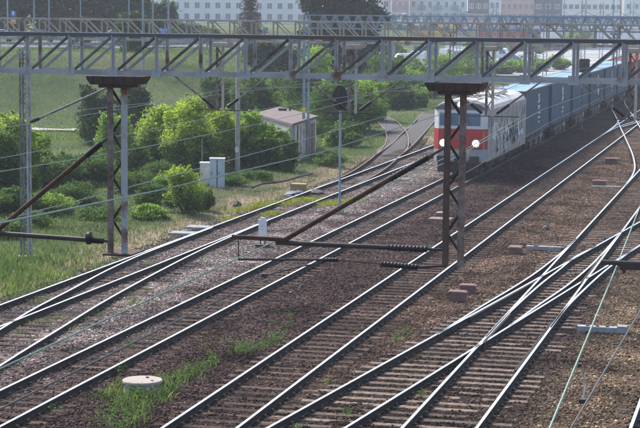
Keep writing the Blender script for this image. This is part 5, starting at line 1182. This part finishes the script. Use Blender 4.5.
tbox(599, 187, .75, .6, .28, 'brown box standing behind a white slab at the straight track')
tbox(611, 164, .8, .7, .28, 'brown box farthest from the camera by the crossover')
tbox(297, 191, .8, .6, .3, 'small yellowish box on the dry grass right of the cabinets', m='ochre', group=None)
def machine(px0, px1, py, label, z=-.12, h=.18, d_=.28, m='box_grey'):
    a = onZ(px0, py, z); b = onZ(px1, py, z); b.y = a.y; e = empty('point_machine', (a.x, a.y, z-.04), label, 'point machine', 'point machines'); L = b.x-a.x
    MB().box((0, 0, 0), (L*.8, d_, h)).build('casing', m, e); MB().box((L*.8+.005, -.04, 0), (L, d_+.04, h+.05)).build('motor', m, e); rd = MB(); rd.tube([(-.5, .1, .06), (0, .1, .06)], .025, 6); rd.tube([(-.5, .2, .06), (0, .2, .06)], .025, 6); rd.build('drive_rod', 'dark_iron', e); l_ = MB()
    for k in range(3): l_.cbox((L*.2+k*L*.2, d_/2, h+.015), (.08, .12, .03))
    l_.build('cover_catch', 'dark_iron', e)
machine(577, 628, 331, 'grey point machine on the right side of the double slip')
a = onZ(526, 248, -.1); b = onZ(562, 248, -.1); e = empty('rod_cover', (a.x, a.y, -.16), 'pale grey rod cover between the brown box and the double slip', 'rod cover')
MB().box((0, 0, 0), (b.x-a.x, .22, .14)).build('cover', 'box_grey', e); MB().box((.3, -.01, .141), (.42, .24, .17)).build('clamp', 'dark_iron', e); MB().tube([(b.x-a.x, .1, .06), (b.x-a.x+.6, .1, .06)], .03, 6).build('rod', 'dark_iron', e)
def slab(px, py, w_, d_, h_, label, m='concrete', z=-.16, rz=0.):
    q = onZ(px, py, z); o = MB().box((-w_/2, 0, 0), (w_/2, d_, h_)).box((-w_/2+.03, .03, h_), (w_/2-.03, d_-.03, h_+.01)).build('concrete_slab', m, None, loc=(q.x, q.y, z)); o.rotation_euler = (0, 0, rz); return tag(o, label, 'slab', 'concrete slabs beside the tracks')
slab(606, 188, 1.5, .25, .08, 'long white slab in front of a brown box beside the straight track')
slab(439, 221, 1.0, .9, .07, 'rusty pale slab in the ballast between the posts and the locomotive', m='rust_light')
slab(441, 214, .5, .5, .05, 'small pale slab just behind the rusty one', m='concrete')
slab(180, 236, 1.0, .8, .10, 'blue grey slab beside the leftmost rail', m='concrete_slab', z=-.12)
slab(196, 229.5, 1.0, .8, .08, 'grey slab behind the blue grey one', m='concrete_slab', z=-.12)
# white marker post
q = onZ(262.5, 247, -.15); e = empty('marker_post', (q.x, q.y, -.15), 'white kilometre marker post on two legs in the pale ballast', 'marker post')
mk = MB(); mk.box((-.15, -.05, .36), (.15, .05, 1.05)); mk.box((-.08, -.045, 1.05), (.08, .045, 1.13)); mk.build('plate', 'white_paint', e)
for s in (-.08, .09): MB().tube([(s, 0, 0), (s, 0, .36)], .022, 6).build('leg', 'dark_iron', e)
MB().cbox((0, 0, .03), (.5, .3, .14)).build('footing', 'dark_iron', e)
g = MB(); g.box((-.06, -.056, .78), (.05, -.0501, .82)); g.box((-.05, -.056, .66), (.06, -.0501, .70)); g.build('markings', 'cab_grey', e)
# tarp heap, lumps
def lump(px, py, rx, ry, h, m, name, label, cat, seed, z=-.15):
    q = onZ(px, py, z); rr = random.Random(seed); mb = MB(); n1, n2 = 12, 6; base = 0
    for i in range(n2+1):
        ph = math.pi/2*i/n2
        for k in range(n1):
            t = 6.283*k/n1; w_ = rr.uniform(.8, 1.15); mb.v.append((rx*math.cos(t)*math.cos(ph)*w_, ry*math.sin(t)*math.cos(ph)*w_, h*math.sin(ph)*rr.uniform(.85, 1.1)))
    for i in range(n2):
        for k in range(n1): a = i*n1+k; b = i*n1+(k+1) % n1; mb.face(a, b, b+n1, a+n1)
    o = mb.build(name, m, None, loc=(q.x, q.y, z-.02)); return tag(o, label, cat)
lump(295, 195, .55, .7, .25, 'tarp', 'tarpaulin', 'dark blue tarpaulin heap beside the leftmost rail', 'tarpaulin', 1)
lump(315, 193, .5, .5, .2, 'dark_iron', 'scrap_heap', 'black scrap heap right of the dark blue tarpaulin', 'scrap', 2)
lump(237.5, 206, .2, .22, .25, 'dark_iron', 'black_bag', 'small round black bag on the dry grass', 'bag', 3)
lump(546, 229, .14, .3, .22, 'dark_iron', 'scrap_lump', 'black lump in the ballast above the rod cover', 'scrap', 4)
lump(302, 288, .12, .2, .14, 'dark_iron', 'scrap_lump', 'dark lump in the oily ballast right of the locomotive track', 'scrap', 5)
lump(292, 293, .10, .16, .10, 'dark_iron', 'scrap_lump', 'smaller dark lump in the oily ballast', 'scrap', 6)
# dark cable trough bits lying left
e = empty('cable', (0, 0, 0), 'dark cable lying in the grass in front of the concrete pole', 'cable'); pts = []
for px, py in ((252, 187), (262, 184.5), (275, 183), (287, 180), (300, 177), (312, 173)): q = onZ(px, py, .12); pts.append((q.x, q.y, .12+random.uniform(-.03, .05)))
MB().tube(pts, .06, 6).build('sheath', 'dark_iron', e)

# ================================================================== WIRES
def wire(X, z, y0, y1, r, matn, label, sup, sag, name='contact_wire', stag=.2, drops=None):
    pts = []; e = empty(name, (0, 0, 0), label, 'wire', 'catenary wires'); S = [s for s in sup]
    for i in range(len(S)-1):
        a, b = S[i], S[i+1]; sa = stag*(1 if i % 2 else -1); sb2 = -sa
        for k in range(16):
            t = k/16; y = a+(b-a)*t
            if y0 <= y <= y1: pts.append((X+sa+(sb2-sa)*t, y, z-sag*4*t*(1-t)*((b-a)/50)**2))
    if pts: MB().tube(pts, r, 5).build('strand', matn, e)
    if drops:
        for i in range(len(S)-1):
            a, b = S[i], S[i+1]
            for k in range(1, 7):
                t = k/7; y = a+(b-a)*t; x = X+stag*(1 if i % 2 else -1)*(1-2*t); zt2 = z-sag*4*t*(1-t)*((b-a)/50)**2
                if y < 130: MB().tube([(x, y, zt2), (x+.01, y, drops-.01)], .006, 4).build('dropper', 'wire_dark', e)
    return e
SUPS = [-32, 22.3, 55, 109, 168, 228, 290]
# straight track through the slip: green messenger and dark contact wire, measured from the photograph
def line_wire(name, label, p3, matn, r):
    e = empty(name, (0, 0, 0), label, 'wire', 'catenary wires'); MB().tube(p3, r, 5).build('strand', matn, e); return e
mS = [L1(-260, 522, 8.)*1, ]
zc, zm = 5.38, 5.62
wA = line_wire('messenger_wire', 'green copper wire running down to the lower left corner from the steady arm', [(-6.3, -10, 5.8), (-6.45, 6, 5.64), (-6.5, 14.5, 5.6), (-6.57, 22.3, 5.61), (-6.62, 38, 5.66), (-6.8, 55, 5.9), (-6.6, 80, 5.85), (-6.9, 109, 6.1), (-6.6, 168, 6.1)], 'copper_green', .009)
wB = line_wire('contact_wire', 'thin dark contact wire above the rails of the locomotive track, lower left', [(-6.4, -10, 5.3), (-6.5, 12, 5.25), (-6.24, 22.3, 5.37), (-6.5, 40, 5.30), (-6.7, 55, 5.45), (-6.9, 109, 5.5), (-6.6, 168, 5.5)], 'wire_dark', .009)
a0 = onY(549, 430, 13.2); a1 = onY(616, 268, 22.3); a2 = onY(638, 222, 27.)
dn = (a1-a0)/(a1.y-a0.y)
wC = line_wire('messenger_wire', 'green copper wire in the lower right corner', [tuple(a0-dn*16), tuple(a0), tuple(a1), tuple(a1+dn*12+Vector((0, 0, .1))), (-2.0, 55, 5.9), (-2.0, 109, 6.1)], 'copper_green', .009)
b0 = onY(570, 430, 13.6); b1 = onY(616, 352, 16.6); dn = (b1-b0)/(b1.y-b0.y)
wD = line_wire('contact_wire', 'thin dark contact wire in the lower right corner beside the green one', [tuple(b0-dn*16), tuple(b0), tuple(b1), tuple(b1+dn*6.5), (-1.9, 55, 5.45), (-2.0, 109, 5.5)], 'wire_dark', .008)
pa = onY(580, 365, 15.7); pb = onY(586, 385, 15.5); pc = onY(582.5, 401, 14.75)
dr = MB().tube([pa, pb, pc], .010, 6).build('dropper', 'wire_dark', wC); MB().cbox(tuple(pc), (.05, .06, .035)).build('clamp', 'dark_iron', wC); MB().cbox(tuple(pa), (.03, .05, .03)).build('clamp', 'dark_iron', wC)
for X, lb, j in ((-11.55, 'second from the right of the long wires crossing the picture', 0), (-16.4, 'over the locomotive track', 1), (-21.4, 'over the leftmost track', 2)):
    nm = ['the straight track beside the locomotive track', 'the locomotive track', 'the leftmost track'][j]
    wire(X, 5.55, -30, 290, .008, 'wire_grey', f'contact wire strung above {nm}', SUPS, .12, stag=.2)
    if j < 2: wire(X, 6.35, -30, 290, .007, 'wire_grey', f'messenger wire strung above {nm}', SUPS, .45, 'messenger_wire', stag=.2)
line_wire('contact_wire', 'bright wire passing in front of the locomotive cab', [L1(-20, 227, 12.), L1(160, 190, 20.), L1(320, 152.5, 30.), L1(445, 113, 43.), L1(520, 84, 55.)], 'copper_green', .009)
line_wire('feeder_wire', 'bright feeder wire crossing the red front of the locomotive', [L1(332, 212, 27.5), L1(402, 177, 34.), L1(470, 147, 43.), L1(520, 118, 55.)], 'copper_green', .010)

# ================================================================== HAZE
hz = MB().box((-700, -40, -8), (500, 1500, 34)); o = hz.build('haze', 'white_paint'); o.data.materials.clear()
hm = bpy.data.materials.new('haze'); hm.use_nodes = True; n = hm.node_tree.nodes; n.clear(); out = n.new('ShaderNodeOutputMaterial'); pv = n.new('ShaderNodeVolumePrincipled')
pv.inputs['Color'].default_value = (.88, .93, 1., 1); pv.inputs['Density'].default_value = .00040; pv.inputs['Anisotropy'].default_value = 0.
hm.node_tree.links.new(pv.outputs[0], out.inputs['Volume']); o.data.materials.append(hm); tag(o, kind='stuff')
scene.cycles.volume_max_steps = 8
